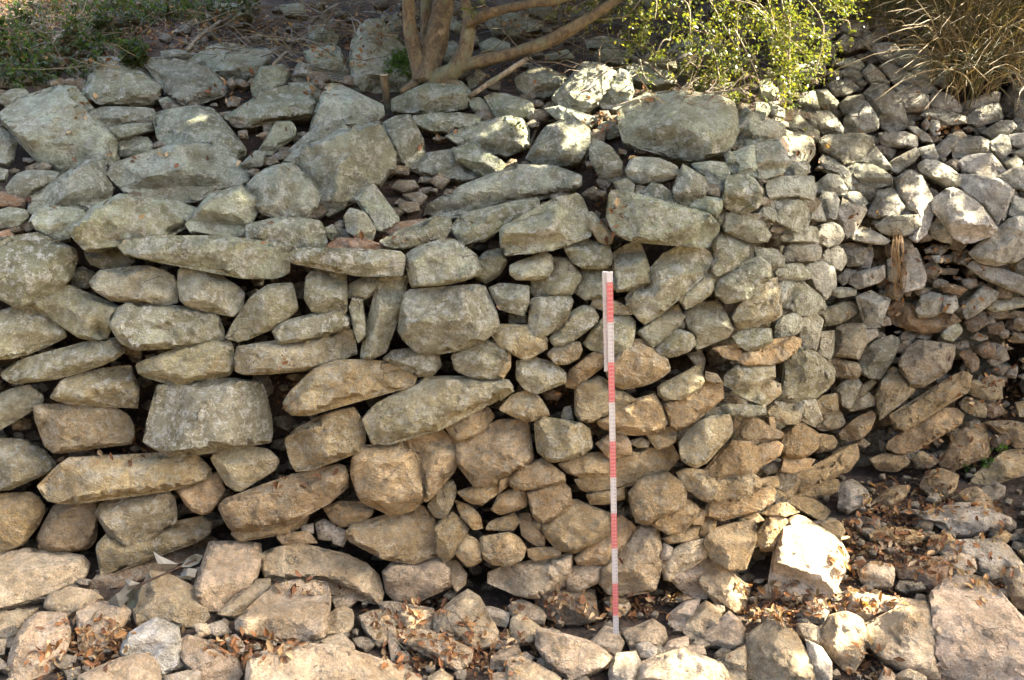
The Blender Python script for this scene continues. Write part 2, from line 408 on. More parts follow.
# outlines of the stones: zoom-view letter, outline points in that view, then options
STONES = """
A 0,385 60,340 130,315 170,320 200,293 250,300 255,345 300,385 380,450 405,500 400,545 370,570 290,575 240,580 200,595 150,570 100,510 40,450 5,410
A 290,300 330,192 380,195 470,230 560,270 550,320 520,360 420,365 340,360 285,325
A 480,205 560,195 640,210 700,230 770,285 760,320 690,330 660,360 600,340 560,310 560,270
A 650,205 700,160 760,150 884,165 915,175 915,200 880,265 855,285 800,270 740,250 690,220
A 290,385 350,365 440,368 520,372 535,395 500,412 430,415 370,432 310,415
A 355,440 430,425 515,420 520,438 460,450 395,472 370,455
A 400,480 450,465 500,470 545,520 480,535 410,530|o=-5
A 525,390 600,370 700,360 735,380 790,450 835,515 800,550 720,560 600,520 570,510 545,480 530,430
A 365,590 380,560 430,540 520,535 570,500 640,488 740,490 800,540 850,580 840,625 780,635 710,655 690,675 600,690 550,680 480,665 420,650 390,625|o=2
A 100,680 160,640 240,590 300,540 340,545 370,600 390,640 370,680 310,710 270,700 190,700 120,730 95,715
A 20,640 60,590 110,578 200,590 195,615 110,650 90,680 30,660
A 0,430 50,485 40,540 20,560 -30,550 -40,440
A -30,565 25,580 15,610 -30,615
A 760,400 850,350 900,310 980,290 1030,300 1065,350 1060,390 1000,400 900,410 850,430 790,430
A 820,560 870,515 900,520 890,560 850,570
A 145,165 190,120 240,85 265,95 270,140 230,170 190,200 160,195|h
A -20,170 30,150 70,155 75,175 30,180 -20,185|h
A 305,100 340,70 380,75 370,100 330,110|h
A 40,70 90,50 140,65 130,90 80,95|h
A 415,60 440,55 445,78 420,78|h
A -10,340 30,310 80,300 95,320 60,340 20,360|h
A 545,175 600,170 670,185 660,200 600,205 550,195
A 540,340 570,330 600,350 560,370|o=-4
A 700,30 760,10 840,20 860,60 780,80 710,60|h
B 185,175 220,165 290,152 305,165 315,210 335,250 325,275 260,278 230,250 210,225
B 20,270 40,230 110,220 130,240 120,285 60,310 10,330 5,300
B 345,150 380,75 440,65 465,85 500,140 545,170 570,200 555,250 550,300 520,310 470,300 430,290 380,320 340,285 345,220
B 480,340 520,320 600,290 700,270 720,275 745,320 750,360 680,370 610,385 550,380 485,370
B 555,395 620,390 720,385 780,400 775,425 700,435 640,445 580,430 556,415
B 265,290 300,283 350,320 400,350 455,360 458,390 430,410 350,430 240,430 200,450 215,400 240,350
B 110,560 150,520 200,490 320,440 440,418 470,460 497,520 490,570 440,615 375,645 350,680 320,705 265,728 225,705 230,660 190,600 150,555|o=3
B 200,455 250,410 320,415 330,435 250,470 150,520 130,515|o=1
B 20,600 80,565 140,555 190,600 230,660 220,700 190,740 100,745 40,720 25,680 -10,640|o=4
B 30,515 60,460 90,415 140,415 158,440 150,465 100,490 70,530|o=-3
B 0,545 25,515 50,530 40,560 0,565|o=-3
B 450,420 490,395 540,390 560,440 590,490 590,530 550,565 520,550 480,490
B 660,465 740,435 840,405 930,400 950,440 940,500 870,530 800,520 750,495 700,490
B 800,330 850,315 910,330 960,350 970,390 910,405 840,400 830,360
B 690,505 760,495 800,515 870,560 860,590 800,600 740,570 700,540|o=2
B 540,570 600,520 690,510 740,580 790,600 720,615 650,610 580,590|o=-3
B 590,735 600,700 700,650 800,605 850,590 910,570 1000,563 1090,578 1130,600 1130,630 1080,650 980,660 900,675 800,705 720,728 660,740|o=2
B 740,270 780,235 800,255 770,290 750,300
B 740,340 780,330 830,370 825,405 790,400 755,365
B 645,200 650,155 690,140 715,160 710,200 680,215|h
B 780,150 820,130 884,150 884,170 850,175 790,175|h
B 680,85 720,70 730,95 715,110 680,100|h
B 800,70 850,50 900,80 890,110 830,115|h
B 200,90 260,85 300,120 290,150 230,150 205,125|h
B 140,270 170,210 200,220 210,260 170,285
B 130,285 200,280 250,320 240,350 215,345 180,300|o=-2
B 475,60 500,40 515,90 500,120 480,90|h
B 100,20 180,10 200,60 120,50|h
C 405,385 420,350 500,320 600,312 740,325 800,345 803,400 800,480 760,515 670,548 580,530 500,500 420,480 415,440|o=4
C 180,330 250,250 290,215 350,215 400,250 380,290 340,345 290,385 240,380 200,360
C 340,345 380,280 410,225 435,250 455,310 430,350 390,370 355,365
C 50,270 100,240 160,230 230,265 200,310 150,330 90,315 60,295
C 90,540 130,480 160,430 250,403 290,430 312,465 300,510 270,550 200,560 120,555|o=2
C 305,500 320,470 370,500 415,550 415,600 380,620 340,600 310,550
C 430,580 450,540 540,540 600,570 610,595 540,610 480,625 440,610
C 385,620 430,610 455,630 450,655 430,665 400,645
C 585,640 620,600 620,560 660,580 700,610 700,650 680,690 620,695 590,670
C 150,370 200,365 270,390 330,400 330,420 290,450 240,410 190,400|o=-3
C -20,50 60,45 110,70 150,75 140,100 60,120 -20,110|h
C 80,20 130,15 190,30 190,70 150,60 90,45|h
C 570,175 620,140 680,120 690,150 660,190 600,190|h
C 660,190 700,140 750,150 750,195 700,210|h
C 430,230 470,205 540,230 600,260 600,285 500,290 440,270|h
C 320,180 380,160 440,190 430,220 350,210|h
C 480,0 560,0 630,40 610,60 540,35 500,20|h
C 290,140 350,125 420,140 400,165 300,165|h
C 150,190 230,170 250,195 170,205|h
C 520,190 590,195 600,230 540,225|h
C 340,420 400,410 410,460 370,470 330,450|o=-4
E -60,250 0,232 60,225 150,222 175,250 240,260 265,300 240,380 150,420 110,440 80,465 40,460 0,430 -60,400|o=1
E 415,262 430,242 470,235 600,240 700,232 884,245 983,258 985,300 978,345 945,370 850,360 730,333 595,312 476,300 425,282|o=4
E 100,180 130,135 200,130 285,140 290,165 240,190 235,230 200,235 160,215 125,205
E 230,200 260,175 330,120 410,85 480,100 600,115 680,140 670,165 600,190 568,205 565,235 500,232 400,235 330,255 290,265 255,235|o=4
E 630,185 660,160 700,100 760,65 820,52 860,80 884,115 870,150 820,220 790,238 730,220 650,205|o=2
E -30,80 40,75 85,95 85,125 40,125 -30,120|c=red
E -30,150 30,130 85,135 95,160 60,190 -30,205
E -30,220 30,205 50,230 20,260 -30,270|c=red
E 305,385 340,340 400,350 440,355 480,330 560,345 600,380 605,420 600,450 540,455 460,445 380,440 350,420 320,410
E 610,360 620,335 670,330 740,360 800,390 825,420 820,465 795,495 730,480 650,465 615,440
E 370,530 400,470 430,452 500,465 600,470 680,475 740,490 760,550 755,575 680,590 560,600 440,607 420,590 405,565|o=1
E 110,445 140,405 210,395 250,405 280,430 350,450 400,465 395,490 370,545 330,545 360,570 340,580 270,565 230,545 170,490 130,475
E -50,510 0,490 30,470 100,455 150,480 190,520 230,565 170,590 90,620 0,645 -50,650
E 765,575 800,520 850,440 910,400 990,390 1005,440 1005,480 950,520 880,555 810,585
E 290,280 340,250 410,250 420,275 460,310 440,350 380,340 310,320|o=-9
E 240,350 280,330 320,350 300,400 250,400|o=-9
F -10,190 60,175 100,165 210,165 240,185 262,230 250,265 180,272 120,255 60,240 -10,235
F 135,290 150,272 260,270 400,275 500,280 527,290 527,330 515,350 440,358 330,352 310,335 220,320 150,310|o=3
F 190,360 210,345 300,342 322,355 327,410 325,480 260,485 205,480 192,440
F 80,550 110,520 200,495 310,475 340,510 340,535 270,550 170,580 100,588
F 380,640 390,580 410,520 425,440 445,365 510,352 527,365 522,430 500,500 470,580 455,615 410,640
F 340,465 350,435 380,440 385,500 388,560 370,588 355,540
F 330,430 340,390 400,365 450,365 420,410 385,440|o=-2
F 530,300 560,270 650,245 690,235 730,260 765,290 790,345 770,360 700,375 620,395 555,400 545,360|o=1
F 520,420 545,410 650,410 800,395 820,430 838,480 838,530 810,575 720,600 640,620 560,615 515,580 515,500|o=2
F 685,200 705,165 800,135 884,112 980,95 985,130 930,160 850,190 800,225 730,248 700,230|o=1
F 360,90 380,65 420,52 445,80 480,130 503,170 480,195 440,210 410,160
F 320,160 340,130 390,150 428,200 420,235 370,235 330,205
F 465,210 490,185 560,170 605,165 600,185 560,205 490,225|c=red
F 440,245 500,215 570,205 600,190 630,160 680,165 685,190 660,235 600,245 560,255 490,265
F 255,265 290,235 400,235 430,250 480,270 430,272 340,272|c=red
F 245,200 280,190 330,210 340,230 280,235|o=-3
F 775,310 800,280 850,270 875,310 840,360 800,385 770,370|o=-3
F 850,215 880,185 905,200 910,270 880,290 855,260|o=-2
F 815,400 850,390 945,400 945,450 930,490 850,470 830,440
F -50,640 -40,605 60,590 100,588 180,590 250,570 350,545 365,620 290,648 180,678 100,690 0,693 -45,680|o=1
F 820,560 850,530 960,530 1010,580 1010,605 930,640 870,610 850,590
J 455,60 480,40 540,35 640,50 645,85 620,120 575,125 560,95 500,75|o=-1
J 690,50 720,25 800,5 870,10 884,60 870,110 820,135 750,120 695,95
I 10,120 40,85 120,55 200,45 290,15 400,-5 425,40 330,90 250,110 180,130 100,140 30,145
I 460,80 540,60 640,30 720,5 780,10 795,70 780,110 700,130 600,150 520,130 470,110
I 170,195 205,140 300,110 440,95 455,120 470,170 468,230 430,230 360,215 280,220 200,205
I 115,225 200,225 280,230 360,228 430,250 455,300 445,350 380,355 280,365 180,380 155,360 145,300 120,260
I -50,205 0,190 40,165 100,160 145,185 150,205 100,240 40,285 0,305 -50,310
I -50,345 0,335 60,335 110,365 160,385 190,420 185,440 120,470 50,495 0,515 -50,510
I 485,350 510,280 530,200 530,155 600,155 720,150 850,130 890,150 900,220 925,310 925,345 850,355 720,375 600,390 520,370|o=1
I 130,500 190,450 210,410 340,400 420,410 520,400 640,385 670,395 720,440 700,475 600,500 420,525 300,545 200,553 150,530|o=2
I 600,510 700,470 740,450 760,510 720,580 690,598 655,580 630,545
I 720,395 745,375 850,365 910,372 950,405 930,440 850,490 800,515 770,490 750,440
J -110,560 -60,535 20,510 140,465 190,490 310,420 330,445 325,500 280,540 215,575 180,605 100,625 20,640 -60,645 -85,610|o=2
N -60,185 0,150 120,125 218,95 190,145 130,178 20,200 -40,205
M -40,50 90,45 135,60 145,110 110,170 80,215 0,250 -40,250
M 130,200 180,90 250,75 325,70 330,130 320,200 290,235 200,245 150,230|o=-1
M 330,110 340,80 420,60 560,38 585,60 600,130 550,160 450,220 400,205 360,170|o=1
M 330,215 360,190 430,220 520,200 600,160 690,125 715,140 710,175 650,210 540,245 440,285 350,318 335,270|o=1
M -40,265 80,240 190,245 290,260 300,300 280,340 200,375 120,400 0,440 -40,445|o=2
M 300,370 320,320 400,300 480,270 540,240 640,220 700,190 740,200 700,250 560,310 500,330 400,370 330,380|o=-3 c=brn
M 150,430 170,385 230,368 310,380 350,400 280,435 220,460|L rounded brown stone with a sunlit top at the foot of the wall, left
M 30,640 60,520 130,450 220,455 235,500 230,560 190,640 120,690 40,690|L tall grey boulder leaning in the lower left corner
M 260,450 330,415 420,420 445,445 430,470 390,510 360,560 300,610 270,570 285,510|L pale grey-brown stone right of the lower left boulder, below the pale leaves
M 455,450 500,390 510,310 560,315 650,360 655,400 700,440 715,465 650,500 560,480 470,480|L brown stone just beneath the fallen twig with pale leaves
M 660,370 690,290 715,210 760,208 840,220 884,220 890,280 850,370 780,430 730,450 670,420|o=3 L upright squarish brown stone right of the fallen pale-leaved twig
M 735,460 800,400 870,345 915,340 920,390 870,430 800,465|L narrow slanting stone leaning against the upright squarish stone's lower right
M 410,590 440,520 530,470 600,500 615,560 600,620 560,655 510,590 440,600|o=2 c=blu L blue-grey pointed stone in the middle of the lower left rubble
M 600,560 640,530 720,560 800,610 825,660 800,700 700,690 640,640 610,600|L brown wedge stone sloping down right at the lower left edge
M 270,670 400,610 500,590 545,640 550,720 280,720|o=2 L low stone cut by the bottom edge below the blue-grey pointed stone
M 705,495 750,480 785,515 740,530 710,515|g c=pale
M 660,490 700,490 710,520 680,530|g
M 770,540 800,525 840,580 790,590|g c=pale
M -40,460 80,450 130,430 60,500 30,530 -40,520|g
M -30,540 15,545 10,590 -30,590|g
M 840,720 850,600 890,590 900,640 890,720|g
M 560,670 620,650 680,655 670,720 570,720|g c=pale
N -45,490 0,440 60,370 130,345 260,348 278,400 265,470 240,545 140,552 20,535 -40,515|o=2 L broad grey stone with leaf litter on top below the long fallen rock
N 40,260 100,225 200,220 290,250 400,290 430,330 455,400 440,420 370,390 300,350 250,330 130,335 50,330|o=2 L long rounded brown rock lying along the wall foot
N 250,95 300,80 420,80 415,120 380,140 310,160 280,140
N 330,190 345,155 420,140 500,125 580,90 630,140 635,200 630,250 560,275 450,270 410,240 340,215|o=2
N 450,310 480,285 560,290 640,260 680,300 685,355 640,385 580,410 500,415 470,380
N 660,280 700,275 735,320 735,350 700,385 685,350
J 350,400 380,370 450,360 510,350 570,390 590,450 590,540 560,575 490,590 440,560 410,550 370,545 355,500|o=1
J 120,345 140,320 240,280 250,250 350,228 385,300 390,345 370,380 300,395 200,435 155,452 140,420|o=1
J 115,215 160,160 220,105 270,80 400,75 520,85 565,120 560,145 470,165 370,180 290,210 200,245 140,258 118,240|o=2
J 390,270 420,235 480,200 520,180 560,150 600,125 680,130 760,135 884,140 890,170 810,210 740,235 690,260 640,300 560,320 510,325 470,352 420,345 405,310|o=2
J 670,300 700,260 770,230 810,235 830,260 800,300 760,330 700,345
J 520,330 600,310 640,295 690,350 712,400 690,440 650,470 630,520 600,545 600,450 585,390|o=-1
J 700,350 760,335 820,300 850,280 935,275 955,340 958,410 910,440 850,470 790,500 760,500 745,450 700,410
J 700,520 760,500 820,485 870,470 878,490 850,520 790,560 730,545
J 610,570 650,490 690,475 700,500 690,560 660,610 630,600
J 700,545 740,560 780,600 790,640 760,640 720,600
N 630,200 640,150 690,110 740,170 720,210 690,265 660,275 635,245
N 700,250 740,185 785,220 785,275 740,295
N 785,200 880,180 900,185 940,230 930,260 880,290 820,285 790,260|o=1
O -40,320 10,310 90,280 150,290 245,250 245,300 220,350 180,375 100,400 60,390 30,350 -40,345
N 225,150 250,135 290,155 280,205 235,200|c=pale o=-2
N 275,180 300,160 335,180 315,225 285,215|c=pale o=-1
N 175,160 215,150 215,180 180,180|c=pale o=-3
N 80,180 200,180 230,210 110,215
N 440,420 480,415 530,430 620,440 630,510 560,515 500,490 460,460|L flat pale stone with leaf litter below the wall, left of the ruler
N 500,510 560,515 640,520 700,550 755,580 755,620 700,650 640,600 560,560 500,545|L long thin stone slanting across the leaf litter, lower centre
N 625,460 690,415 740,372 775,400 778,460 840,500 850,550 780,570 740,560 690,520 630,510|o=2 L peaked pale brown stone standing out of the rubble, lower centre
N 470,500 490,500 505,560 515,620 485,620 475,560|g
N 370,460 440,440 470,480 465,550 440,570 400,520|g
N 255,530 280,450 310,430 345,440 350,500 330,520 280,520|g
N -20,660 0,600 60,580 250,560 330,580 440,610 540,650 600,690 600,720 -20,720|o=3 L long grey pitted boulder cut by the bottom edge, left of centre
N 240,550 310,520 350,560 360,590 300,580|g
N 780,440 820,432 880,455 870,500 840,490 800,465|g c=pale
N 275,400 360,385 370,400 330,430 290,430|g
N 820,660 850,655 884,660 884,720 820,720|g
O 20,720 30,610 60,595 140,640 210,675 200,720|g
O -30,600 30,565 60,560 70,600 20,640 -30,640|g
N 610,670 650,645 690,670 680,720 620,720|g
N 660,395 680,378 700,385 695,405 670,405|g
O 125,560 130,510 180,525 250,545 330,560 385,605 350,640 300,660 240,680 200,650 150,610|o=2 L grey-brown angular boulder left of the ruler's foot
O 35,520 40,470 60,455 130,500 130,550 80,560 30,560|L brown broken stone behind the angular boulder left of the ruler's foot
O 310,550 360,497 380,500 420,550 400,600 350,570|L small peaked stone right at the foot of the ruler, its left side
O 420,520 480,500 520,475 560,500 570,540 520,580 450,580|L rounded stone with pale left end just right of the ruler's foot
O 465,560 500,550 535,575 525,610 480,600|g c=pale
O 370,660 400,590 460,585 480,620 440,690 380,700|c=pale L white sunlit stone at the bottom edge below the ruler
O 430,710 480,620 560,600 620,575 700,610 750,620 775,650 770,710|o=1 L wide ragged stone with sunlit rim at the bottom edge, right of the ruler
O 540,600 580,550 640,530 640,560 600,590|g
O 575,330 620,280 680,255 720,275 690,300 680,350 700,400 650,400 600,360|L brown stone overlapped by its paler neighbour, right of the ruler
O 678,345 700,285 735,280 790,330 845,370 835,430 810,460 770,440 720,400|o=2 L pale stone slanting down right, in front of a browner one
O 695,220 720,165 800,150 865,140 870,200 845,250 835,300 780,310 720,270|o=2 L squarish upright block against the wall foot left of the large sunlit boulder
O 615,510 660,460 700,410 750,450 750,490 700,500 690,540 640,540|L angular stone with flat top between ruler and right foreground boulder
O 690,530 740,495 780,450 830,500 830,560 770,570 700,560|L brown stone above the rounded foreground boulder
O 570,465 620,420 680,405 670,440 620,500 590,500|L dull tilted stone in the shade right of the ruler's foot
O 760,600 830,560 835,700 780,700|g
P -15,620 0,520 60,472 110,490 165,540 210,620 225,720 -10,720|o=3 L rounded brown boulder with dappled light at the bottom, right of centre
O 640,570 690,560 700,590 660,595|g
O 345,300 400,250 470,155 530,170 548,220 545,310 520,370 440,390 370,385 340,350
O 555,290 570,250 640,210 690,200 700,260 620,290 580,345 560,340
O 225,350 240,300 330,280 350,300 340,340 250,385 230,370
O 30,430 70,410 130,430 155,465 150,485 80,480 40,460|g
O 110,400 220,365 320,375 330,430 330,480 220,490 160,460|g c=brn
O 370,400 420,390 440,430 420,460 370,460|g
O 250,270 300,230 380,170 410,120 460,160 410,230 350,290 330,280 260,285|o=-1
O 545,240 560,215 585,230 575,270 550,275|c=pale
O 555,200 620,160 680,160 670,190 580,212
P 65,360 75,300 90,220 110,160 160,115 200,140 260,185 310,215 335,260 325,300 295,330 285,385 260,402 130,400 75,380|o=4 k=62 L large sunlit white boulder with dark front face, right of the ruler
P 20,190 60,150 70,115 110,110 125,140 100,200 80,240 40,240|L sunlit flaking stone tucked behind the left of the large white boulder
P 280,420 350,380 450,400 580,412 560,430 480,440 420,460 390,490 340,450 290,440|L flat sunlit slab below and right of the large white boulder
P 245,500 270,460 330,450 370,470 400,520 385,590 350,655 310,640 280,590 250,560|o=2 L pale upright stone between the rounded boulder and the big right corner one
P 160,490 210,490 240,510 250,560 230,580 190,540 165,515|g
P 180,460 200,420 240,410 270,440 250,480 190,485|g c=pale
P 190,540 240,570 275,620 270,720 230,720 210,610|g c=pale
P 380,545 400,500 440,460 560,420 620,420 640,470 630,560 640,720 560,660 500,640 430,600|o=2 L broad grey stone just left of the big corner boulder
P 610,430 620,380 700,320 770,325 840,370 880,420 920,480 980,540 980,720 640,720 625,600 615,500|o=5 L biggest grey boulder filling the lower right corner
P 860,320 890,300 960,290 960,450 900,430 880,380|o=2 L grey stone behind the corner boulder at the right edge
P 640,240 700,205 800,205 870,220 920,270 930,290 870,300 830,330 780,310 770,270 700,270 660,265|c=pale L wide whitish weathered rock above the corner boulder
P 640,265 700,250 760,260 770,300 740,330 680,320|g
P 500,300 560,270 640,265 670,290 660,340 610,380 560,340 510,330|c=red L reddish brown stone left of the whitish weathered rock
P 570,120 650,100 700,75 770,85 830,110 890,130 880,150 800,170 740,185 680,180 660,150 590,135|o=2 c=pale L pale flat pointed slab on leaf litter at right
P 690,60 740,30 770,25 810,60 830,100 760,80|g
P 370,310 410,280 480,290 490,320 480,360 420,360 380,340|L small pale block in leaf litter right of the large white boulder
P 400,180 460,160 560,175 600,190 560,220 480,210 410,200|g
P 240,150 300,140 320,170 310,210 270,190|g
L 580,500 600,455 650,435 710,460 700,500 660,540 610,530|L rounded brownish stone on the leaf litter under the dark hollow
P 430,700 460,635 490,660 485,700|g
P 490,700 500,665 540,645 600,670 600,700|g
P 820,200 870,170 890,190 870,215|g
P 910,240 960,230 960,280|g
P 20,390 60,355 100,390 60,400|g
P 610,190 680,185 700,205 640,225|g
L 300,570 310,490 350,475 400,510 408,550 380,565 330,580|o=2 c=pale L bright white block standing by the wall's right-hand foot
L 405,405 450,392 530,390 540,420 500,445 430,440|g
L 420,550 480,500 540,495 530,530 470,560|g
L 740,490 780,450 860,380 932,375 970,400 970,440 880,470 820,490|o=2 L smooth grey boulder at the right edge beside green sprigs
L 640,430 690,340 720,305 800,280 800,330 810,390 760,410 690,440|L slanting stone littered with dead leaves under the dark hollow
L 550,400 590,380 630,420 570,430|g
a 10,320 30,290 180,245 290,190 360,120 520,70 560,130 595,190 615,350 560,370 430,415 330,445 180,470 60,490 15,440|o=2
a 65,560 110,530 220,490 320,460 345,490 355,590 300,630 170,650 110,640 75,610
a 350,500 470,520 545,620 548,670 490,740 380,755 250,765 215,740 220,660 350,620|o=-1
a 430,420 520,390 600,385 660,420 740,430 758,470 750,550 690,575 560,572 500,530 490,490
a 590,200 620,190 700,290 765,360 760,400 720,418 670,380 620,300
c -135,110 -110,50 -70,40 0,75 180,115 330,160 430,175 530,220 630,270 625,320 550,415 430,400 200,395 80,375 0,360 -90,345 -130,220|o=4
G 383,285 470,238 490,290 512,380 470,395 398,415 388,340
G 250,410 280,340 370,335 395,345 398,400 350,430 290,440|o=-1
b 440,510 560,490 650,500 690,560 685,620 620,590 520,570 480,560
b 660,440 690,415 740,470 760,530 720,560 690,545
b 735,240 760,170 800,110 860,180 925,240 925,330 820,360 720,400 730,320
b 705,430 760,400 850,370 870,500 880,590 840,590 750,560 760,510
c 650,50 680,-40 740,-60 850,-40 910,40 910,120 880,170 780,190 680,160 640,110|o=1
b 500,590 560,580 690,640 680,690 600,700 540,660|o=-3
c 95,60 160,0 220,10 290,60 330,120 335,155 290,160 200,115 130,90
c 400,150 500,90 530,95 640,110 640,180 600,230 550,210 470,170
c 580,235 640,170 665,180 655,250 630,275|o=-1
c 650,280 670,200 720,185 820,205 890,250 925,280 930,390 840,395 770,350 660,320
c 560,420 620,335 680,325 780,360 820,410 810,480 720,570 600,640 560,580 575,500
G 428,435 510,400 515,340 560,290 640,255 700,265 722,300 705,335 690,350 640,400 600,440 490,520 460,500|o=1
j 380,180 340,150 430,60 560,-80 590,-10 580,80 500,150 390,205|o=-1
G 735,425 740,380 800,335 850,305 884,295 920,320 925,365 884,385 830,440 770,448|o=1
k -160,270 -110,180 -40,110 60,30 140,10 160,60 150,180 175,250 120,290 0,325 -120,330|o=1
d -40,300 0,250 50,210 110,200 190,240 200,300 150,330 0,345
d 0,360 60,340 150,335 190,400 240,490 180,560 100,590 10,600 -20,500
d 170,330 200,290 250,285 300,330 370,320 400,380 395,440 350,490 280,470 230,470 210,400
d 200,550 240,500 350,490 370,520 340,570 300,590 210,585
d 75,620 140,595 390,600 405,690 395,750 340,740 270,725 90,740 70,690
e 400,10 480,-60 560,-60 620,40 610,75 560,60 480,40 420,60
d 430,470 460,440 540,480 610,540 680,600 690,680 640,690 600,620 560,570 500,560 450,530
d 430,350 480,310 590,290 700,290 780,320 800,370 740,430 690,490 600,510 540,470 440,410|o=3
d 600,530 680,505 790,510 860,540 925,590 925,630 860,660 740,650 690,620|o=2
d 700,490 760,440 810,380 850,430 920,530 880,550 800,500
d 300,200 340,170 440,150 490,140 540,190 590,250 590,290 480,300 420,270 320,230|o=2
d 190,190 300,180 300,230 430,290 430,350 380,330 300,260 190,240
d 410,0 480,0 560,90 530,150 490,140 440,110 415,60
d 80,80 120,90 190,140 190,180 140,190 100,160
d 0,80 70,90 90,140 60,190 0,200
d 330,20 400,0 410,100 440,150 330,160 260,140 280,60
d 570,100 620,50 720,40 740,80 720,150 640,170 600,150
d 600,200 640,170 700,160 750,80 780,110 790,160 830,200 830,260 720,290 600,280
d 740,20 800,-40 900,-20 960,40 1000,150 1030,210 1010,260 925,280 860,250 820,160 770,100|o=1
f -60,300 0,290 120,285 200,320 200,380 60,390 -40,380
f 0,500 190,390 215,430 180,480 60,560 20,540|o=1
e 10,190 60,120 160,110 310,115 350,150 365,230 350,290 290,330 180,290 40,220|o=1
e 165,360 290,340 340,290 410,300 435,360 430,385 350,375 260,385 180,385
e -60,380 -50,260 0,240 50,270 100,350 80,390 0,400
e 370,240 390,130 430,110 450,200 480,250
e 450,200 430,110 470,60 540,60 565,110 560,170 540,240 480,240
e 550,170 600,140 740,140 755,180 680,260 680,310 620,370 600,330 590,290 550,240|o=1
e 420,350 440,290 520,265 590,300 600,350 560,410 490,430 440,400|o=1
e 590,90 630,55 700,60 760,130 740,145 650,135 590,130
e 450,490 480,440 550,425 610,470 615,530 580,590 540,560 460,520
e 200,430 290,400 400,400 440,440 445,500 400,520 250,525 190,510
e 640,360 700,300 760,300 880,360 910,390 870,410 740,385 660,380
e 570,415 650,405 740,430 750,480 720,545 630,555 610,480
e 740,440 780,410 795,480 770,570 720,570 740,510
H 190,330 240,310 290,340 290,390 260,440 220,400
e 130,600 200,550 310,545 380,600 370,640 240,660 150,650
e 0,440 130,450 190,500 190,560 120,560 60,500 0,490
e 0,510 60,510 75,580 60,590 100,640 30,680 0,680
k 640,40 650,0 690,-30 870,-80 880,0 840,30 690,70
e 560,640 620,580 680,590 640,650 590,690|o=-2
H 400,150 440,70 480,60 530,130 500,155 430,165|s
H 430,190 470,160 570,155 580,200 520,225 450,215|s o=1
H 500,30 540,0 580,20 615,90 620,150 600,220 570,245 540,230 575,200 570,150 530,130 510,90|s
g 300,110 350,70 440,30 500,40 560,110 640,170 690,250 740,310 690,350 600,385 520,400 460,370 400,270 340,200 300,180|o=3
g 560,470 640,390 760,310 830,240 925,230 1000,220 1000,400 925,490 820,540 720,550 600,510|o=4
H 735,325 760,315 850,335 932,365 965,380 965,435 932,425 860,390 780,360|s o=3
g 490,-60 560,-70 740,-30 860,30 830,90 800,200 745,290 700,240 650,150 560,80 500,30|o=1
g 840,130 860,80 925,100 980,130 980,230 900,240 820,210
g 290,290 330,230 400,280 440,370 430,400 360,390 300,350
g 110,560 130,450 190,440 230,550 260,640 250,700 100,740 90,640
g 0,520 50,490 80,560 60,680 0,650
g 90,380 150,380 170,430 130,450 90,430
g 860,560 925,520 980,520 980,620 880,610
g 300,490 350,490 390,520 330,530
f 280,70 320,0 440,50 490,100 500,150 430,150 290,110
f 490,100 600,60 740,10 760,20 755,80 650,110 550,155 500,165
f 220,170 280,130 340,130 430,180 520,185 530,220 420,230 360,200 280,190
f 525,190 640,115 750,95 780,150 780,185 680,220 620,240 540,220|o=1
f 640,290 700,250 770,210 850,210 870,250 820,290 700,320
f 440,410 470,360 560,320 650,320 700,370 690,420 600,440 500,460 450,460
f 700,350 760,310 810,310 840,370 835,420 780,475 730,440 695,400
f 480,490 540,450 700,430 750,500 800,550 700,600 560,570 500,550
f 320,400 380,330 430,300 470,320 470,360 420,380 380,420 370,480 330,460
f 210,400 310,370 340,450 330,480 240,460
f 200,510 260,475 360,490 440,550 500,600 480,650 430,650 330,600 230,560|o=1
f 280,240 310,195 345,220 350,300 310,310
f 230,230 260,190 280,240 260,270
f 820,310 925,295 980,300 980,390 850,380
f 790,500 870,450 910,490 900,530 820,530
f 740,600 850,530 940,510 980,700 880,660
f 840,430 925,400 980,420 980,470 900,460
f 850,240 925,230 980,250 940,280 860,275
f 860,200 925,170 980,180 940,230 880,230
f 90,110 60,20 200,30 280,80 270,130 150,150 110,150
f 130,240 180,250 280,310 300,350 240,350 210,310
t 20,200 50,180 90,240 70,290 20,250
t 80,250 190,240 230,290 190,350 110,340 80,300
t 190,340 240,280 330,265 400,290 410,370 380,400 280,400 220,370
t 280,400 400,390 440,400 440,470 370,460 300,420
t 440,400 490,390 505,440 490,500 440,480
t 110,370 160,355 240,400 310,450 400,480 430,510 380,530 310,480 200,480 150,430
t 20,400 60,365 110,400 160,480 100,500 50,460
t 200,500 270,480 320,490 360,530 390,550 380,610 280,640 240,590
t 0,120 40,130 45,180 0,220
h 580,70 600,10 700,0 760,30 740,90 700,115 640,90
h 540,160 600,100 670,130 650,180 570,190
h 670,130 720,120 750,150 720,190 660,190
h 740,110 780,80 820,130 800,170 740,160
h 820,170 925,155 925,280 860,290 820,230
h 580,350 640,330 740,370 690,410 610,410
h 730,350 780,300 830,350 890,420 860,450 760,420
h 680,420 720,400 750,430 720,450
h 490,440 540,410 650,420 700,460 620,510 530,510
h 430,150 480,130 540,210 540,260 470,240
h 60,60 140,30 220,60 240,90 130,110 70,100
h 90,120 180,110 190,150 130,180 100,160
h 120,200 200,190 230,230 140,230
h 540,300 620,260 700,270 740,310 700,350 600,330
h 30,420 90,400 140,480 120,540 40,520
h 250,320 330,300 420,340 400,400 300,400
h 200,60 300,40 360,90 330,140 220,140
h 360,250 430,240 470,300 430,350 370,330
h 150,260 230,250 260,310 180,340
h 420,60 500,40 540,90 500,130 430,120
i 195,370 200,310 215,210 220,145 370,120 480,110 488,150 470,230 440,300 330,360 270,405 210,400
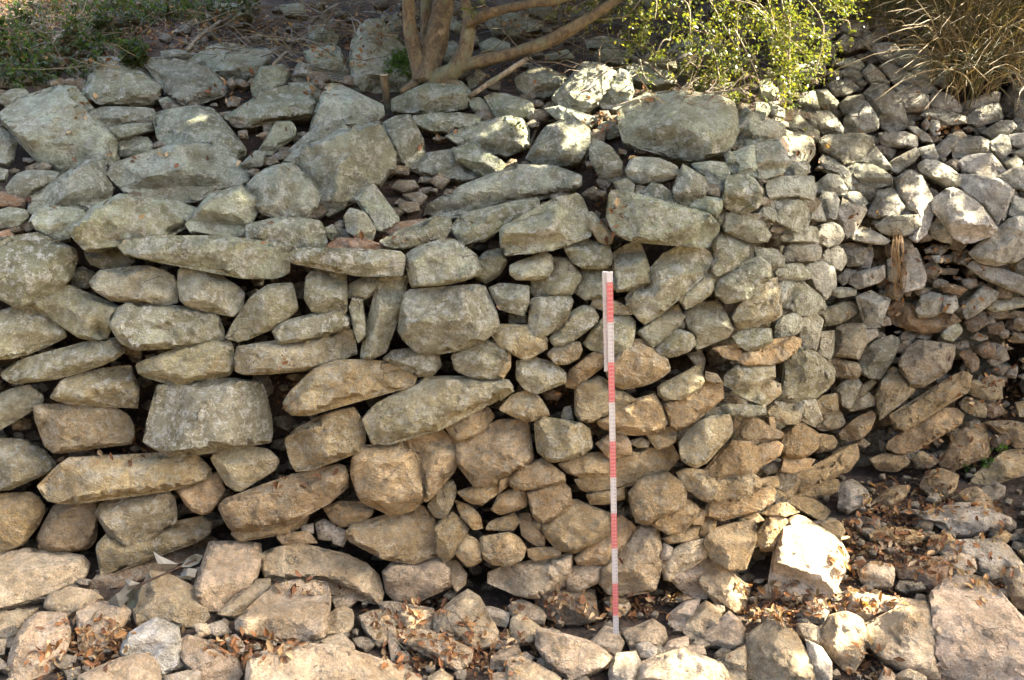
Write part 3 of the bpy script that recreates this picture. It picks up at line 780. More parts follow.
i 340,410 400,370 440,320 500,230 560,200 630,200 670,270 640,330 530,390 410,465 370,450
i 330,520 370,480 480,440 540,440 555,490 530,540 460,580 380,580
i 575,450 640,350 700,270 880,258 922,290 915,400 890,490 860,520 720,490 620,485
i 620,180 640,145 710,130 800,165 900,215 895,240 820,250 710,210
i 440,690 480,620 560,560 640,510 720,520 740,570 690,610 580,670 520,740 450,745|c=warm
i 110,640 120,570 250,540 290,590 370,590 440,650 440,700 250,770 170,740 120,690
i -10,470 50,465 70,520 65,600 20,680 -20,660
i -10,690 60,700 85,740 70,775 0,830 -20,800
i 60,250 180,260 180,300 60,310|o=-5
K 355,100 390,70 440,10 480,5 560,70 575,105 500,150 420,160 380,150
j 65,370 130,310 300,200 340,190 380,260 330,330 230,420 165,470 110,430
j 180,490 290,370 350,350 450,380 455,450 400,500 280,540 210,520
j 385,290 390,230 500,170 600,150 640,220 715,350 680,390 560,440 470,480 450,380 400,340|o=-1
j 720,400 760,370 925,340 975,345 985,430 900,470 800,490 740,440
j 580,480 650,470 780,510 900,500 1000,480 1080,430 1130,390 1175,420 1160,475 1060,560 960,595 800,585 700,560 620,520|o=1 c=warm
n 650,90 680,0 760,-30 925,-30 1000,-40 1000,30 880,80 780,120 700,115
n 205,110 260,70 400,0 500,-50 520,60 480,110 350,190 250,185 215,150
j 400,520 500,490 520,560 510,630 460,590|o=-6
j 350,290 390,300 380,340 340,340|o=-2
n 520,50 530,0 600,20 640,70 590,70|o=-1
k 175,200 230,110 280,30 320,30 400,90 450,140 450,170 480,200 390,230 310,250 230,230|o=1
k 150,40 220,10 270,40 230,110 180,180 155,130
k 400,240 500,210 620,165 720,190 700,230 620,280 560,310 460,320 440,260
k 120,370 140,310 190,260 260,245 330,280 300,350 200,420 130,430
k 300,370 330,270 400,240 455,290 440,370 420,440 410,500 310,460
k 525,520 560,340 610,310 730,320 750,430 710,490 695,545 560,535
k 690,130 780,90 900,150 880,230 840,330 740,340 750,230
k 745,350 820,340 830,390 760,440
k 700,560 730,490 850,410 925,400 975,425 960,500 925,570 850,650 840,690 780,690 710,640
k 430,480 440,370 530,360 535,410 520,520 500,560 420,520
o 160,180 195,60 200,-60 290,-160 410,-130 470,-70 530,-40 530,60 470,100 400,170 280,195 200,195|o=1
k 500,570 580,560 700,590 710,640 690,680 560,670 530,640
k 525,65 600,85 685,75 680,110 560,130 530,110
l 185,220 230,120 300,95 360,110 370,230 300,260 210,260|o=1
l 370,120 465,120 475,200 430,240 380,230
l 0,200 60,150 140,200 190,270 370,290 440,250 500,290 440,330 350,360 230,370 60,320 0,290|o=-2 c=och
l 360,390 420,320 480,310 500,360 440,430 380,420
l 70,590 110,500 210,430 300,440 350,470 400,440 450,460 450,540 420,610 330,660 280,700 230,735 150,740 130,690|o=1
l 515,230 560,150 650,60 680,55 750,100 740,140 620,230 540,280 520,270|o=1
l 680,210 740,140 830,130 925,140 980,180 850,200 720,225
l 530,300 600,270 680,270 660,320 580,370 540,350|c=brn
l 600,470 680,440 730,480 720,540 640,540 600,500|c=brn
l 490,520 560,490 620,560 610,620 570,640 540,570|c=brn
l 390,40 480,60 540,80 500,110 380,90 360,50|c=brn
l 680,330 780,300 790,340 740,380 690,370|c=brn
m 250,330 290,305 350,330 430,340 560,350 610,400 620,500 580,540 440,590 370,615 330,600 270,540 265,430|o=1
m 0,250 60,180 130,140 220,135 270,180 335,290 250,310 180,325 100,290
m 510,180 520,90 600,50 680,30 750,100 800,130 920,190 870,240 790,275 690,320 620,340 550,330 520,290
m 420,300 440,240 470,235 500,330 430,330|o=-2
m 280,140 350,120 420,150 390,185 310,180|o=-5 c=brn
K 330,280 400,240 460,205 525,180 550,230 568,280 550,305 470,320 420,310 350,300|c=warm
m 660,490 740,430 830,410 890,490 885,550 800,570 750,590 700,550
m 870,480 960,450 1020,480 1005,510 940,510|o=-1
K 200,425 270,395 340,385 375,410 370,455 260,460 230,450
K 250,470 380,400 500,365 590,360 608,400 560,450 500,470 400,500 330,518 270,510|o=-1
n 235,200 350,190 470,120 510,60 640,70 640,170 560,250 480,290 450,340 340,390 290,370 260,280|c=warm
n 350,480 450,370 540,310 690,295 715,350 690,430 600,530 540,600 460,645 390,620 350,560|o=2
n 490,290 570,250 700,225 800,230 880,230 925,235 940,270 830,300 720,300 650,285 510,310|o=1
n 715,390 725,320 850,305 925,350 930,440 860,475 770,440
n 320,460 330,400 440,345 455,380 400,440|o=-1
n 190,480 130,430 230,390 300,380 330,400 320,470 270,510 200,520
n 700,130 780,125 925,80 960,190 925,220 830,200 740,160
K 690,460 740,400 790,340 850,350 890,370 890,420 860,460 760,480 700,475|c=warm
K 600,450 650,440 700,475 780,480 870,460 850,520 790,542 690,542 640,510
o 130,210 200,190 400,190 415,240 450,320 400,365 360,340 310,290 180,250|o=1
o 420,280 415,200 470,160 550,150 560,200 560,250 480,280
o 400,370 450,290 560,250 590,300 610,350 560,390 480,380
o 540,120 620,60 690,50 720,80 640,200 640,250 590,230 575,160
o 650,210 720,100 800,50 810,75 740,150 680,190
o 630,270 660,210 770,140 810,180 800,220 700,260 650,275
o 560,420 610,370 690,310 790,270 810,300 770,400 700,460 620,480 580,450
o 80,270 120,230 190,270 310,290 290,340 200,350 110,320
o 190,440 250,380 310,330 370,380 440,450 420,510 370,560 290,580 200,560 170,510|o=2 c=warm
o 430,430 520,430 550,480 530,520 460,540 410,550 440,480
o 0,330 50,360 190,420 170,450 60,450 0,470 -40,440
o 0,500 150,475 175,500 160,560 90,610 0,640 -40,570
o 170,670 190,570 280,590 400,600 360,650 260,680
L 90,540 100,500 180,450 280,430 330,370 360,360 370,400 340,440 260,475 200,490 120,545
o 0,100 100,60 165,90 170,140 120,190 60,220 0,220 -40,160
o 0,230 60,230 60,280 0,290 -50,260
o 680,490 730,460 770,490 740,510
L 430,200 450,130 490,95 530,130 560,170 510,210 440,270|s
o 90,310 120,310 130,390 100,380
p 20,300 90,270 250,160 420,50 510,10 570,20 530,130 400,210 280,270 190,340 110,400 50,380|o=2
p 0,470 60,430 200,360 320,260 470,250 510,290 500,350 400,400 280,460 180,530 80,555 0,530|o=1
p 480,210 530,165 620,200 680,220 660,310 600,300 500,250
p 530,100 580,50 680,100 770,110 780,180 680,185 590,160
p 640,50 690,20 790,60 790,95 680,90
p 870,210 925,200 980,220 980,300 900,300
p 670,340 800,330 925,350 980,400 980,500 870,510 820,400 740,370
p 560,570 620,510 680,520 680,580 570,610
p 640,215 760,210 800,280 700,310 650,290|c=brn
p 690,440 800,430 830,480 770,520 700,500|c=brn
p 160,600 220,550 300,560 340,610 280,650 190,650|c=brn
q 50,80 100,30 180,0 280,-40 380,20 445,60 440,100 300,140 180,165 100,150
q 180,180 300,145 440,105 485,200 465,260 380,340 290,385 230,340 195,260|o=1
q 280,410 400,320 490,230 600,290 740,340 755,400 730,470 640,530 500,580 420,580 330,510|o=1
q -60,300 0,200 60,170 170,165 175,270 100,310 0,335
q -100,430 -80,390 0,350 100,325 130,380 90,430 0,435
q 130,330 190,320 220,400 300,490 295,540 230,530 150,470
q 210,380 240,365 280,400 270,430 230,410
q 180,570 290,560 420,570 410,600 240,640 200,610
q 590,200 680,190 850,150 840,220 700,260 620,250
q 0,90 50,80 30,150 0,180
r 20,190 60,110 270,40 350,100 400,180 400,260 330,310 200,350 130,390 60,380 30,300|o=1
r 150,390 220,340 330,300 400,230 480,290 440,380 380,430 270,465 200,430
r 230,500 400,440 490,420 480,480 390,510 280,520
r 440,400 480,290 520,300 500,400
r 490,470 520,350 600,360 590,420 530,500|o=-2
r 525,330 550,240 740,235 850,180 960,140 1000,160 990,240 920,290 780,330 640,360 560,350
r 840,110 870,70 920,110 890,150
r 780,350 870,320 920,370 880,380
s 260,190 420,100 560,95 570,150 480,210 390,210 290,210|o=-3
s 200,240 260,210 370,220 460,270 540,350 430,370 330,310 250,270|g
s 40,330 130,265 210,255 290,310 200,340 90,330|g
s 440,390 500,370 590,380 590,440 520,480 470,440|g
s 40,130 40,90 150,70 155,130 90,150
s 0,90 40,95 30,140 0,150
"""

# ---------------------------------------------------------------- stones
VIEW = {}
for L_, ox, oy in [(c, x, y) for row, y in zip(('ABCD', 'EFGH', 'IJKL', 'MNOP'), (0, 170, 340, 480))
                   for c, x in zip(row, (0, 250, 500, 750))]:
    VIEW[L_] = (ox, oy, 3.4)
for L_, ox, oy in [('a', 500, 184), ('b', 628, 90), ('c', 628, 184), ('d', 756, 90), ('e', 756, 184),
                   ('f', 888, 90), ('g', 888, 184), ('h', 756, 20), ('i', 500, 278), ('j', 628, 278),
                   ('k', 756, 278), ('l', 888, 278), ('m', 500, 372), ('n', 628, 372), ('o', 756, 372),
                   ('p', 888, 372), ('q', 500, 466), ('r', 628, 466), ('s', 756, 466)]:
    VIEW[L_] = (ox, oy, 6.8)
VIEW['t'] = (860, 0, 5.667)

ALLV, ALLF, ALLK = [], [], []                # every solid triangle, for laying leaves later

def remember(verts, faces, loc, kind):
    b = len(ALLV)
    ALLV.extend([V(q) + loc for q in verts])
    for f in faces:
        if len(f) == 3:
            ALLF.append((f[0] + b, f[1] + b, f[2] + b)); ALLK.append(kind)
        else:
            for i in range(1, len(f) - 1):
                ALLF.append((f[0] + b, f[i] + b, f[i + 1] + b)); ALLK.append(kind)

def stone_geo(px, seed, off=0.0, crease=None, coarse=1.0, proud=1.0, grow=0.0034):
    """px: outline in photo pixels. Returns centre, local verts, faces."""
    if len(px) > 6:                            # keep the real corners, drop points on nearly straight runs
        q_ = list(px); ch_ = True
        while ch_ and len(q_) > 5:
            ch_ = False
            best = None
            for i in range(len(q_)):
                a, b, c = q_[i - 1], q_[i], q_[(i + 1) % len(q_)]
                L = math.hypot(c[0] - a[0], c[1] - a[1]) + 1e-6
                d = abs((c[0] - a[0]) * (a[1] - b[1]) - (a[0] - b[0]) * (c[1] - a[1])) / L
                if d < 1.7 and (best is None or d < best[0]):
                    best = (d, i)
            if best:
                q_.pop(best[1]); ch_ = True
        px = q_
    rnd = random.Random(seed)
    uc = sum(p[0] for p in px) / len(px)
    vc = sum(p[1] for p in px) / len(px)
    P, n = surf(min(max(uc, -30), 1054), min(max(vc, 2), 700))
    to = (CAM - P).normalized()
    N = (n * 0.55 + to * 0.45 + V((rnd.uniform(-.1, .1), 0, rnd.uniform(-.08, .12)))).normalized()
    P = P + to * (off + rnd.uniform(-0.012, 0.014))
    e1 = V((0, 0, 1)).cross(N).normalized()
    if e1.x < 0: e1 = -e1
    e2 = N.cross(e1)
    if e2.z < 0: e2 = -e2
    pts = []
    for (u, v) in px:
        d = ray(u, v)
        t = (P - CAM).dot(N) / d.dot(N)
        q = CAM + d * t - P
        pts.append((q.dot(e1), q.dot(e2)))
    pts = np.array(pts)
    if 0.5 * np.sum(pts[:, 0] * np.roll(pts[:, 1], -1) - np.roll(pts[:, 0], -1) * pts[:, 1]) < 0:
        pts = pts[::-1]
    ext = pts.max(0) - pts.min(0)
    area = abs(0.5 * np.sum(pts[:, 0] * np.roll(pts[:, 1], -1) - np.roll(pts[:, 0], -1) * pts[:, 1]))
    per = np.sum(np.hypot(*(pts - np.roll(pts, -1, 0)).T))
    minor = 2.0 * area / per * 1.35            # about the narrow width
    size = math.sqrt(area)
    if grow:                                   # close the joints: the traced outlines run inside the edges
        tg = np.roll(pts, -1, 0) - np.roll(pts, 1, 0)
        nn = np.stack([tg[:, 1], -tg[:, 0]], 1)
        nn /= np.maximum(np.hypot(nn[:, 0], nn[:, 1]), 1e-9)[:, None]
        pts = pts + nn * grow
    # soften corners a little, then subdivide the outline and roughen it
    q = []
    m = len(pts)
    cut = rnd.uniform(0.01, 0.045)
    for i in range(m):
        a, b, c = pts[i - 1], pts[i], pts[(i + 1) % m]
        q.append(b + (a - b) * cut); q.append(b + (c - b) * cut)
    sp = max(0.0062, min(0.014, size / 15.0)) * coarse
    ring = []
    for i in range(len(q)):
        a, b = q[i], q[(i + 1) % len(q)]
        L = float(np.hypot(*(b - a)))
        k = max(1, int(round(L / sp)))
        for j in range(k):
            ring.append(a + (b - a) * (j / k))
    ring = np.array(ring)
    so_ = rnd.uniform(0, 100)
    amp = min(0.008, 0.05 * size)
    tang = np.roll(ring, -1, 0) - np.roll(ring, 1, 0)
    nrm2 = np.stack([tang[:, 1], -tang[:, 0]], 1)
    nrm2 /= np.maximum(np.hypot(nrm2[:, 0], nrm2[:, 1]), 1e-9)[:, None]
    for i in range(len(ring)):
        ring[i] += nrm2[i] * amp * (noise.fractal(V((ring[i][0] * 34 + so_, ring[i][1] * 34, so_)), 0.7, 2.0, 4) + 0.5 * noise.cell(V((ring[i][0] * 45 + so_, ring[i][1] * 45, so_))))
    r = minor * rnd.uniform(0.05, 0.13)
    bev = max(0.0022, min(0.007, r * 0.30))
    # interior points
    x0, y0 = ring.min(0); x1, y1 = ring.max(0)
    gx = np.arange(x0, x1, sp)
    gy = np.arange(y0, y1, sp * 0.87)
    cand = np.array([(x + (j % 2) * sp * 0.5 + rnd.uniform(-.25, .25) * sp, y + rnd.uniform(-.25, .25) * sp)
                     for j, y in enumerate(gy) for x in gx])
    A = ring; B = np.roll(ring, -1, 0)
    def dist(p):
        AB = B - A
        t = np.clip(((p[:, None, :] - A) * AB).sum(2) / np.maximum((AB * AB).sum(1), 1e-12), 0, 1)
        d = p[:, None, :] - (A + t[..., None] * AB)
        return np.sqrt((d * d).sum(2)).min(1)
    PA = pts; PB = np.roll(pts, -1, 0)
    eslope = np.array([rnd.choice((0.8, 1.6, 4.0, 6.0, 8.0, 8.0)) for _ in range(len(pts))])
    def chamfer(p):
        AB = PB - PA
        t = np.clip(((p[:, None, :] - PA) * AB).sum(2) / np.maximum((AB * AB).sum(1), 1e-12), 0, 1)
        d = p[:, None, :] - (PA + t[..., None] * AB)
        return (np.sqrt((d * d).sum(2)) * eslope).min(1)
    def inpoly(p):
        x, y = p[:, 0:1], p[:, 1:2]
        c = ((A[:, 1] > y) != (B[:, 1] > y)) & (x < (B[:, 0] - A[:, 0]) * (y - A[:, 1]) / (B[:, 1] - A[:, 1] + 1e-12) + A[:, 0])
        return (c.sum(1) % 2) == 1
    if len(cand):
        cand = cand[inpoly(cand)]
        dc = dist(cand) if len(cand) else np.zeros(0)
        keep = dc > bev + sp * 0.5
        cand, dc = cand[keep], dc[keep]
    else:
        cand = np.zeros((0, 2)); dc = np.zeros(0)
    inn = ring - nrm2 * bev                    # clean bevel band along the outline
    ok = inpoly(inn)
    inn = inn[ok]
    if len(inn):
        di = dist(inn)
        ok = di > bev * 0.85
        cand = np.vstack([inn[ok], cand]); dc = np.concatenate([di[ok], dc])
    nr = len(ring)
    allp = np.vstack([ring, cand])
    dd = np.concatenate([np.zeros(nr), dc])
    chm = chamfer(allp)
    res = geometry.delaunay_2d_cdt([V(p) for p in allp], [], [list(range(nr))], 1, 1e-7, True)
    vv, tris, orig = res[0], res[2], res[3]
    idx = [o[0] if o else -1 for o in orig]
    # front relief: rounded rim, flat broken facets, fractal roughness
    T = max(0.010, min(0.095, 0.58 * minor)) * rnd.uniform(0.8, 1.15) * proud
    
    cx, cy = allp[:, 0].mean(), allp[:, 1].mean()
    hx, hy = ext[0] / 2, ext[1] / 2
    planes = []
    tx, ty = rnd.uniform(-.22, .22) * T / max(hx, .02), rnd.uniform(-.25, .15) * T / max(hy, .02)
    planes.append((T * rnd.uniform(.8, .95), tx, ty))
    ymax = pts[:, 1].max(); ymin = pts[:, 1].min()
    if crease is not None:
        yc = ymax - (ymax - ymin) * crease
        planes.append((T + 0.25 * (yc - cy), -0.12, -0.25))
        planes.append((T + 1.9 * (cy - yc), 0.1, 1.9))
    elif n.z > 0.55 and rnd.random() < 0.8:      # lying stones show a top and a front
        yc = ymax - (ymax - ymin) * rnd.uniform(0.45, 0.8)
        s = rnd.uniform(0.6, 1.6); sx = rnd.uniform(-.35, .35)
        planes.append((T * .95 + s * (cy - yc), sx, s))
    elif rnd.random() < 0.82:
        yc = ymax - (ymax - ymin) * rnd.uniform(0.2, 0.55)
        s = rnd.uniform(0.6, 1.5); sx = rnd.uniform(-.3, .3)
        planes.append((T * .9 + s * (yc - cy), sx, -s))
    for _ in range(rnd.randint(1, 3)):
        th = rnd.uniform(0, 2 * math.pi)
        s = rnd.choice((0.3, 0.45, 0.65, 0.95))
        o_ = rnd.uniform(0.0, 0.45) * (abs(math.cos(th)) * hx + abs(math.sin(th)) * hy)
        planes.append((T * .9 + s * o_, -s * math.cos(th), -s * math.sin(th)))
    verts = []
    D = max(0.03, min(0.16, minor * 0.9))
    na = 0.012 * min(1.0, size / 0.16) + 0.002
    for k_, p in enumerate(vv):
        i = idx[k_]
        d = dd[i] if 0 <= i < len(dd) else 0.0
        rr = min(d / r, 1.0)
        h = T * 1.1 * (max(0.0, 1 - (1 - rr) ** 2)) ** 0.6
        if d > 0:
            h = min(h, chm[i] + bev * 0.8)
        for (c0, a_, b_) in planes:
            h = min(h, c0 + a_ * (p.x - cx) + b_ * (p.y - cy))
        h = max(h, -0.008)
        if d <= 0:
            h = min(h, 0.0)
        q3 = V((p.x * 22 + so_, p.y * 22, so_ * 1.7))
        w = min(1.0, d / (0.3 * r + 1e-6))
        nz = noise.fractal(q3, 0.75, 2.1, 5)
        lay = noise.noise(V((p.x * 5 + so_, p.y * 34 + 3 * nz, so_)))     # thin bedding ledges
        blk = noise.cell(V((p.x * 9 + .3 * nz + so_, p.y * 14 + .3 * nz, so_)))   # chipped steps
        h += w * na * (nz * 0.75 + 0.32 * lay + 0.30 * blk)
        verts.append(e1 * p.x + e2 * p.y + to * h)
    faces = []
    for t in tris:
        a, b, c = (verts[t[0]], verts[t[1]], verts[t[2]])
        faces.append(tuple(t) if (b - a).cross(c - a).dot(N) > 0 else (t[0], t[2], t[1]))
    # sides and back, tapering into the wall
    bring = [k_ for i in range(nr) for k_ in [None]]
    loc_of = {}
    for k_, i in enumerate(idx):
        if 0 <= i < nr: loc_of[i] = k_
    rid = [loc_of[i] for i in range(nr) if i in loc_of]
    back = -(N * 0.6 + to * 0.4).normalized()
    last = rid
    for (sc_, dp) in ((0.97, 0.35), (0.84, 1.0)):
        cur = []
        for k_ in rid:
            p = vv[k_]
            cur.append(len(verts))
            verts.append(e1 * (cx + (p.x - cx) * sc_) + e2 * (cy + (p.y - cy) * sc_) + back * (D * dp))
        for j in range(len(rid)):
            j2 = (j + 1) % len(rid)
            faces.append((last[j], cur[j], cur[j2], last[j2]))
        last = cur
    faces.append(tuple(reversed(last)))
    return P, verts, faces

def tint(u, v, rnd):
    grey = V((0.355, 0.38, 0.265)); mid = V((0.385, 0.37, 0.235)); warm = V((0.52, 0.35, 0.165)); tal = V((0.57, 0.55, 0.46))
    wv = sm(320, 500, v + (u - 500) * 0.12 + rnd.uniform(-75, 65))
    m = sm(150, 400, v)
    c = grey.lerp(mid, m).lerp(warm, wv * 0.85)
    c = c.lerp(tal, sm(730, 900, u) * (1 - sm(250, 420, v)))
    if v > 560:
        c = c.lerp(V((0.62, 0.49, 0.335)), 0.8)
    c = c * rnd.uniform(0.80, 1.18)
    c.x *= rnd.uniform(0.97, 1.03); c.z *= rnd.uniform(0.92, 1.08)
    lich = (1 - wv) * rnd.uniform(0.35, 0.95) + 0.08
    return (c.x, c.y, c.z, max(0.05, min(1.0, lich)))

PAL = {'red': (0.36, 0.22, 0.13, 0.2), 'brn': (0.20, 0.135, 0.08, 0.1), 'pale': (0.58, 0.50, 0.385, 0.1), 'warm': (0.46, 0.325, 0.16, 0.06), 'blu': (0.43, 0.41, 0.36, 0.3), 'och': (0.27, 0.18, 0.095, 0.06)}  # pale: whitish stones, and sunlit ones with the sun put into their colour
POLYS = []
n_done = 0
for line in STONES.strip().split('\n'):
    body, _, opt = line.partition('|')
    tok = body.split()
    ox, oy, s = VIEW[tok[0]]
    px = [(ox + float(a) / s, oy + float(b) / s) for a, b in (q.split(',') for q in tok[1:])]
    cls = 'slope' if tok[0] in 'dfghlpt' else 'wall'
    off, crease, pal, label = 0.0, None, None, None
    if ' L ' in ' ' + opt + ' ':
        pre, _, label = (' ' + opt).partition(' L ')
        opt = pre
        cls = 'loose'
    for w in opt.split():
        if w[:2] == 'o=': off = float(w[2:]) / 100
        elif w[:2] == 'c=': pal = w[2:]
        elif w[:2] == 'k=': crease = float(w[2:]) / 100
        elif w == 'g': cls = 'ground'
        elif w == 'h': cls = 'hill'; off += 0.02
        elif w == 's': cls = 'slope'
    n_done += 1
    rnd = random.Random(n_done * 7 + 1)
    P, vv, ff = stone_geo(px, n_done, off, crease)
    par = {'wall': wall, 'slope': slope, 'ground': ground, 'hill': hillside, 'loose': None}[cls]
    o = mesh_obj('loose_stone' if cls == 'loose' else 'stone', vv, ff, STONE, par,
                 loc=P - (par.location if par else V((0, 0, 0))), crisp=27)
    uc = sum(p[0] for p in px) / len(px); vc = sum(p[1] for p in px) / len(px)
    o.color = PAL[pal] if pal else tint(uc, vc, rnd)
    if cls == 'loose':
        tag(o, label, 'stone', 'loose stones fallen at the foot of the wall')
    remember(vv, ff, P, 'stone')
    POLYS.append(np.array(px))

# ---------------------------------------------------------------- small fill: chinking, rubble fill, gravel
def covered(u, v):
    for A in POLYS:
        if A[:, 0].min() - 1 <= u <= A[:, 0].max() + 1 and A[:, 1].min() - 1 <= v <= A[:, 1].max() + 1:
            B = np.roll(A, -1, 0)
            c = ((A[:, 1] > v) != (B[:, 1] > v)) & (u < (B[:, 0] - A[:, 0]) * (v - A[:, 1]) / (B[:, 1] - A[:, 1] + 1e-12) + A[:, 0])
            if c.sum() % 2:
                return True
    return False

def filler(name, parent, cells, color):
    vs_, fs = [], []
    for i, (u, v, r, off) in enumerate(cells):
        rr = random.Random(i * 13 + 5)
        k = rr.randint(4, 6)
        a0 = rr.uniform(0, 6.28)
        asp = rr.uniform(0.4, 0.9)
        px = [(u + r * math.cos(a0 + 6.283 * j / k) * rr.uniform(.6, 1.3),
               v + r * asp * math.sin(a0 + 6.283 * j / k) * rr.uniform(.6, 1.3)) for j in range(k)]
        try:
            P, a, f = stone_geo(px, 9000 + i, off, None, 1.3, grow=0)
        except Exception:
            continue
        remember(a, f, P, 'stone')
        b = len(vs_)
        vs_.extend([q + P - (parent.location) for q in a])
        fs.extend([tuple(x + b for x in t) for t in f])
    o = mesh_obj(name, vs_, fs, STONE, parent, crisp=27)
    o.color = color
    return tag(o, kind='stuff')

cw, cs, cg, ch = [], [], [], []
for v in range(6, 690, 11):
    for u in range(-6, 1036, 12):
        uu, v2 = u + random.uniform(-5, 5), v + random.uniform(-4, 4)
        if covered(uu, v2):
            continue
        p = hit(uu, max(v2, 1))
        if p.z < g_ground(p.x, p.y) + 0.01:
            if random.random() < .6: cg.append((uu, v2, random.choice((3, 4, 5, 7, 11)), random.uniform(-.02, .0)))
        elif uu > 770 and not (uu < 880 and v2 > 200):
            if (v2 > 100 or uu < 880) and not (uu > 935 and 315 < v2 < 425 and random.random() < .35):
                cs.append((uu, v2, random.uniform(4, 13), random.uniform(-.06, -.025)))
        elif 75 < v2 < 232:
            if random.random() < .55: cw.append((uu, v2, random.uniform(5, 14), random.uniform(-.045, -.005)))
        elif v2 > 75 and (v2 > 175 or uu > 300 or random.random() < .5):
            if random.random() < .5: cw.append((uu, v2, random.uniform(5, 14), random.uniform(-.17, -.08)))
        elif random.random() < 0.32:
            ch.append((uu, v2, random.uniform(5, 11), random.uniform(-.02, .01)))
filler('chinking_stones', wall, cw, (0.20, 0.165, 0.11, 0.3))
filler('rubble_fill', slope, cs, (0.27, 0.235, 0.18, 0.3))
filler('gravel', ground, cg, (0.34, 0.28, 0.20, 0.2))
filler('hill_gravel', hillside, ch, (0.22, 0.20, 0.15, 0.6))

for o in (ground, hillside):
    remember([v.co for v in o.data.vertices], [tuple(p.vertices) for p in o.data.polygons], V((0, 0, 0)), 'soil')
BVH = BVHTree.FromPolygons(ALLV, ALLF)

def look(u, v):                              # what the photo's pixel falls on
    d = ray(u, v)
    loc, nrm, i, dist = BVH.ray_cast(CAM, d)
    if loc is None:
        return hit(u, v), V((0, 0, 1)), 'soil'
    if nrm.dot(d) > 0: nrm = -nrm
    return loc, nrm, ALLK[i]

def drop(x, y, z=4.0):
    loc, nrm, i, dist = BVH.ray_cast(V((x, y, z)), V((0, 0, -1)))
    if loc is None:
        return None
    if nrm.z < 0: nrm = -nrm
    return loc, nrm, ALLK[i]

NCAN = 95000

# ---------------------------------------------------------------- leaves, blades, tubes
class Leaves:
    """many small folded leaves collected in one mesh, one colour per leaf"""
    def __init__(self):
        self.v, self.f, self.c = [], [], []
    def add(self, p, axis, nrm, L, W, col, fold=0.25, curl=0.0):
        axis = axis.normalized()
        s = axis.cross(nrm)
        if s.length < 1e-6: s = axis.orthogonal()
        s.normalize()
        n = s.cross(axis)
        b = len(self.v)
        self.v += [p, p + axis * (L * .38) + s * (W * .5) + n * (fold * W), p + axis * (L * .78) + s * (W * .33) + n * (fold * W * .7 + curl * L * .5),
                   p + axis * L + n * (curl * L), p + axis * (L * .78) - s * (W * .33) + n * (fold * W * .7 + curl * L * .5),
                   p + axis * (L * .38) - s * (W * .5) + n * (fold * W), p + axis * (L * .55) + n * (curl * L * .25)]
        self.f += [(b, b + 1, b + 6), (b + 1, b + 2, b + 6), (b + 2, b + 3, b + 6), (b + 3, b + 4, b + 6), (b + 4, b + 5, b + 6), (b + 5, b, b + 6)]
        self.c += [col] * 7
    def add4(self, p, axis, nrm, L, W, col):
        axis = axis.normalized()
        s = axis.cross(nrm)
        if s.length < 1e-6: s = axis.orthogonal()
        s.normalize()
        b = len(self.v)
        self.v += [p, p + axis * (L * .5) + s * (W * .5), p + axis * L, p + axis * (L * .5) - s * (W * .5)]
        self.f += [(b, b + 1, b + 2), (b, b + 2, b + 3)]
        self.c += [col] * 4
    def blade(self, pts, w, col):
        b = len(self.v)
        n = len(pts)
        for i, p in enumerate(pts):
            t = (pts[min(i + 1, n - 1)] - pts[max(i - 1, 0)]).normalized()
            s = t.cross(V((random.uniform(-.2, .2), -1, 0.4))).normalized()
            ww = w * (1 - 0.8 * (i / (n - 1)) ** 2)
            self.v += [p + s * ww / 2, p - s * ww / 2]
            self.c += [col, col]
        for i in range(n - 1):
            a = b + 2 * i
            self.f.append((a, a + 1, a + 3, a + 2))
    def build(self, name, mat, parent=None, loc=None):
        o0 = V(loc) if loc is not None else (parent.matrix_world.translation.copy() if False else V((0, 0, 0)))
        base = parent.location if parent else V((0, 0, 0))
        o = mesh_obj(name, [q - base for q in self.v], self.f, mat, parent, smooth=False)
        at = o.data.attributes.new('col', 'FLOAT_COLOR', 'POINT')
        at.data.foreach_set('color', np.array([(c[0], c[1], c[2], 1.0) for c in self.c], dtype=np.float32).ravel())
        return o

def rvec(z=1.0):
    while True:
        q = V((random.uniform(-1, 1), random.uniform(-1, 1), random.uniform(-1, 1)))
        if 0.05 < q.length < 1:
            return V((q.x, q.y, q.z * z)).normalized()

def smooth_path(pts, rad, k=4):
    out, ro = [], []
    n = len(pts)
    for i in range(n - 1):
        p0, p1, p2, p3 = pts[max(i - 1, 0)], pts[i], pts[i + 1], pts[min(i + 2, n - 1)]
        for j in range(k):
            t = j / k
            out.append(0.5 * ((2 * p1) + (p2 - p0) * t + (2 * p0 - 5 * p1 + 4 * p2 - p3) * t * t + (3 * p1 - p0 - 3 * p2 + p3) * t ** 3))
            ro.append(rad[i] + (rad[i + 1] - rad[i]) * t)
    out.append(pts[-1]); ro.append(rad[-1])
    return out, ro

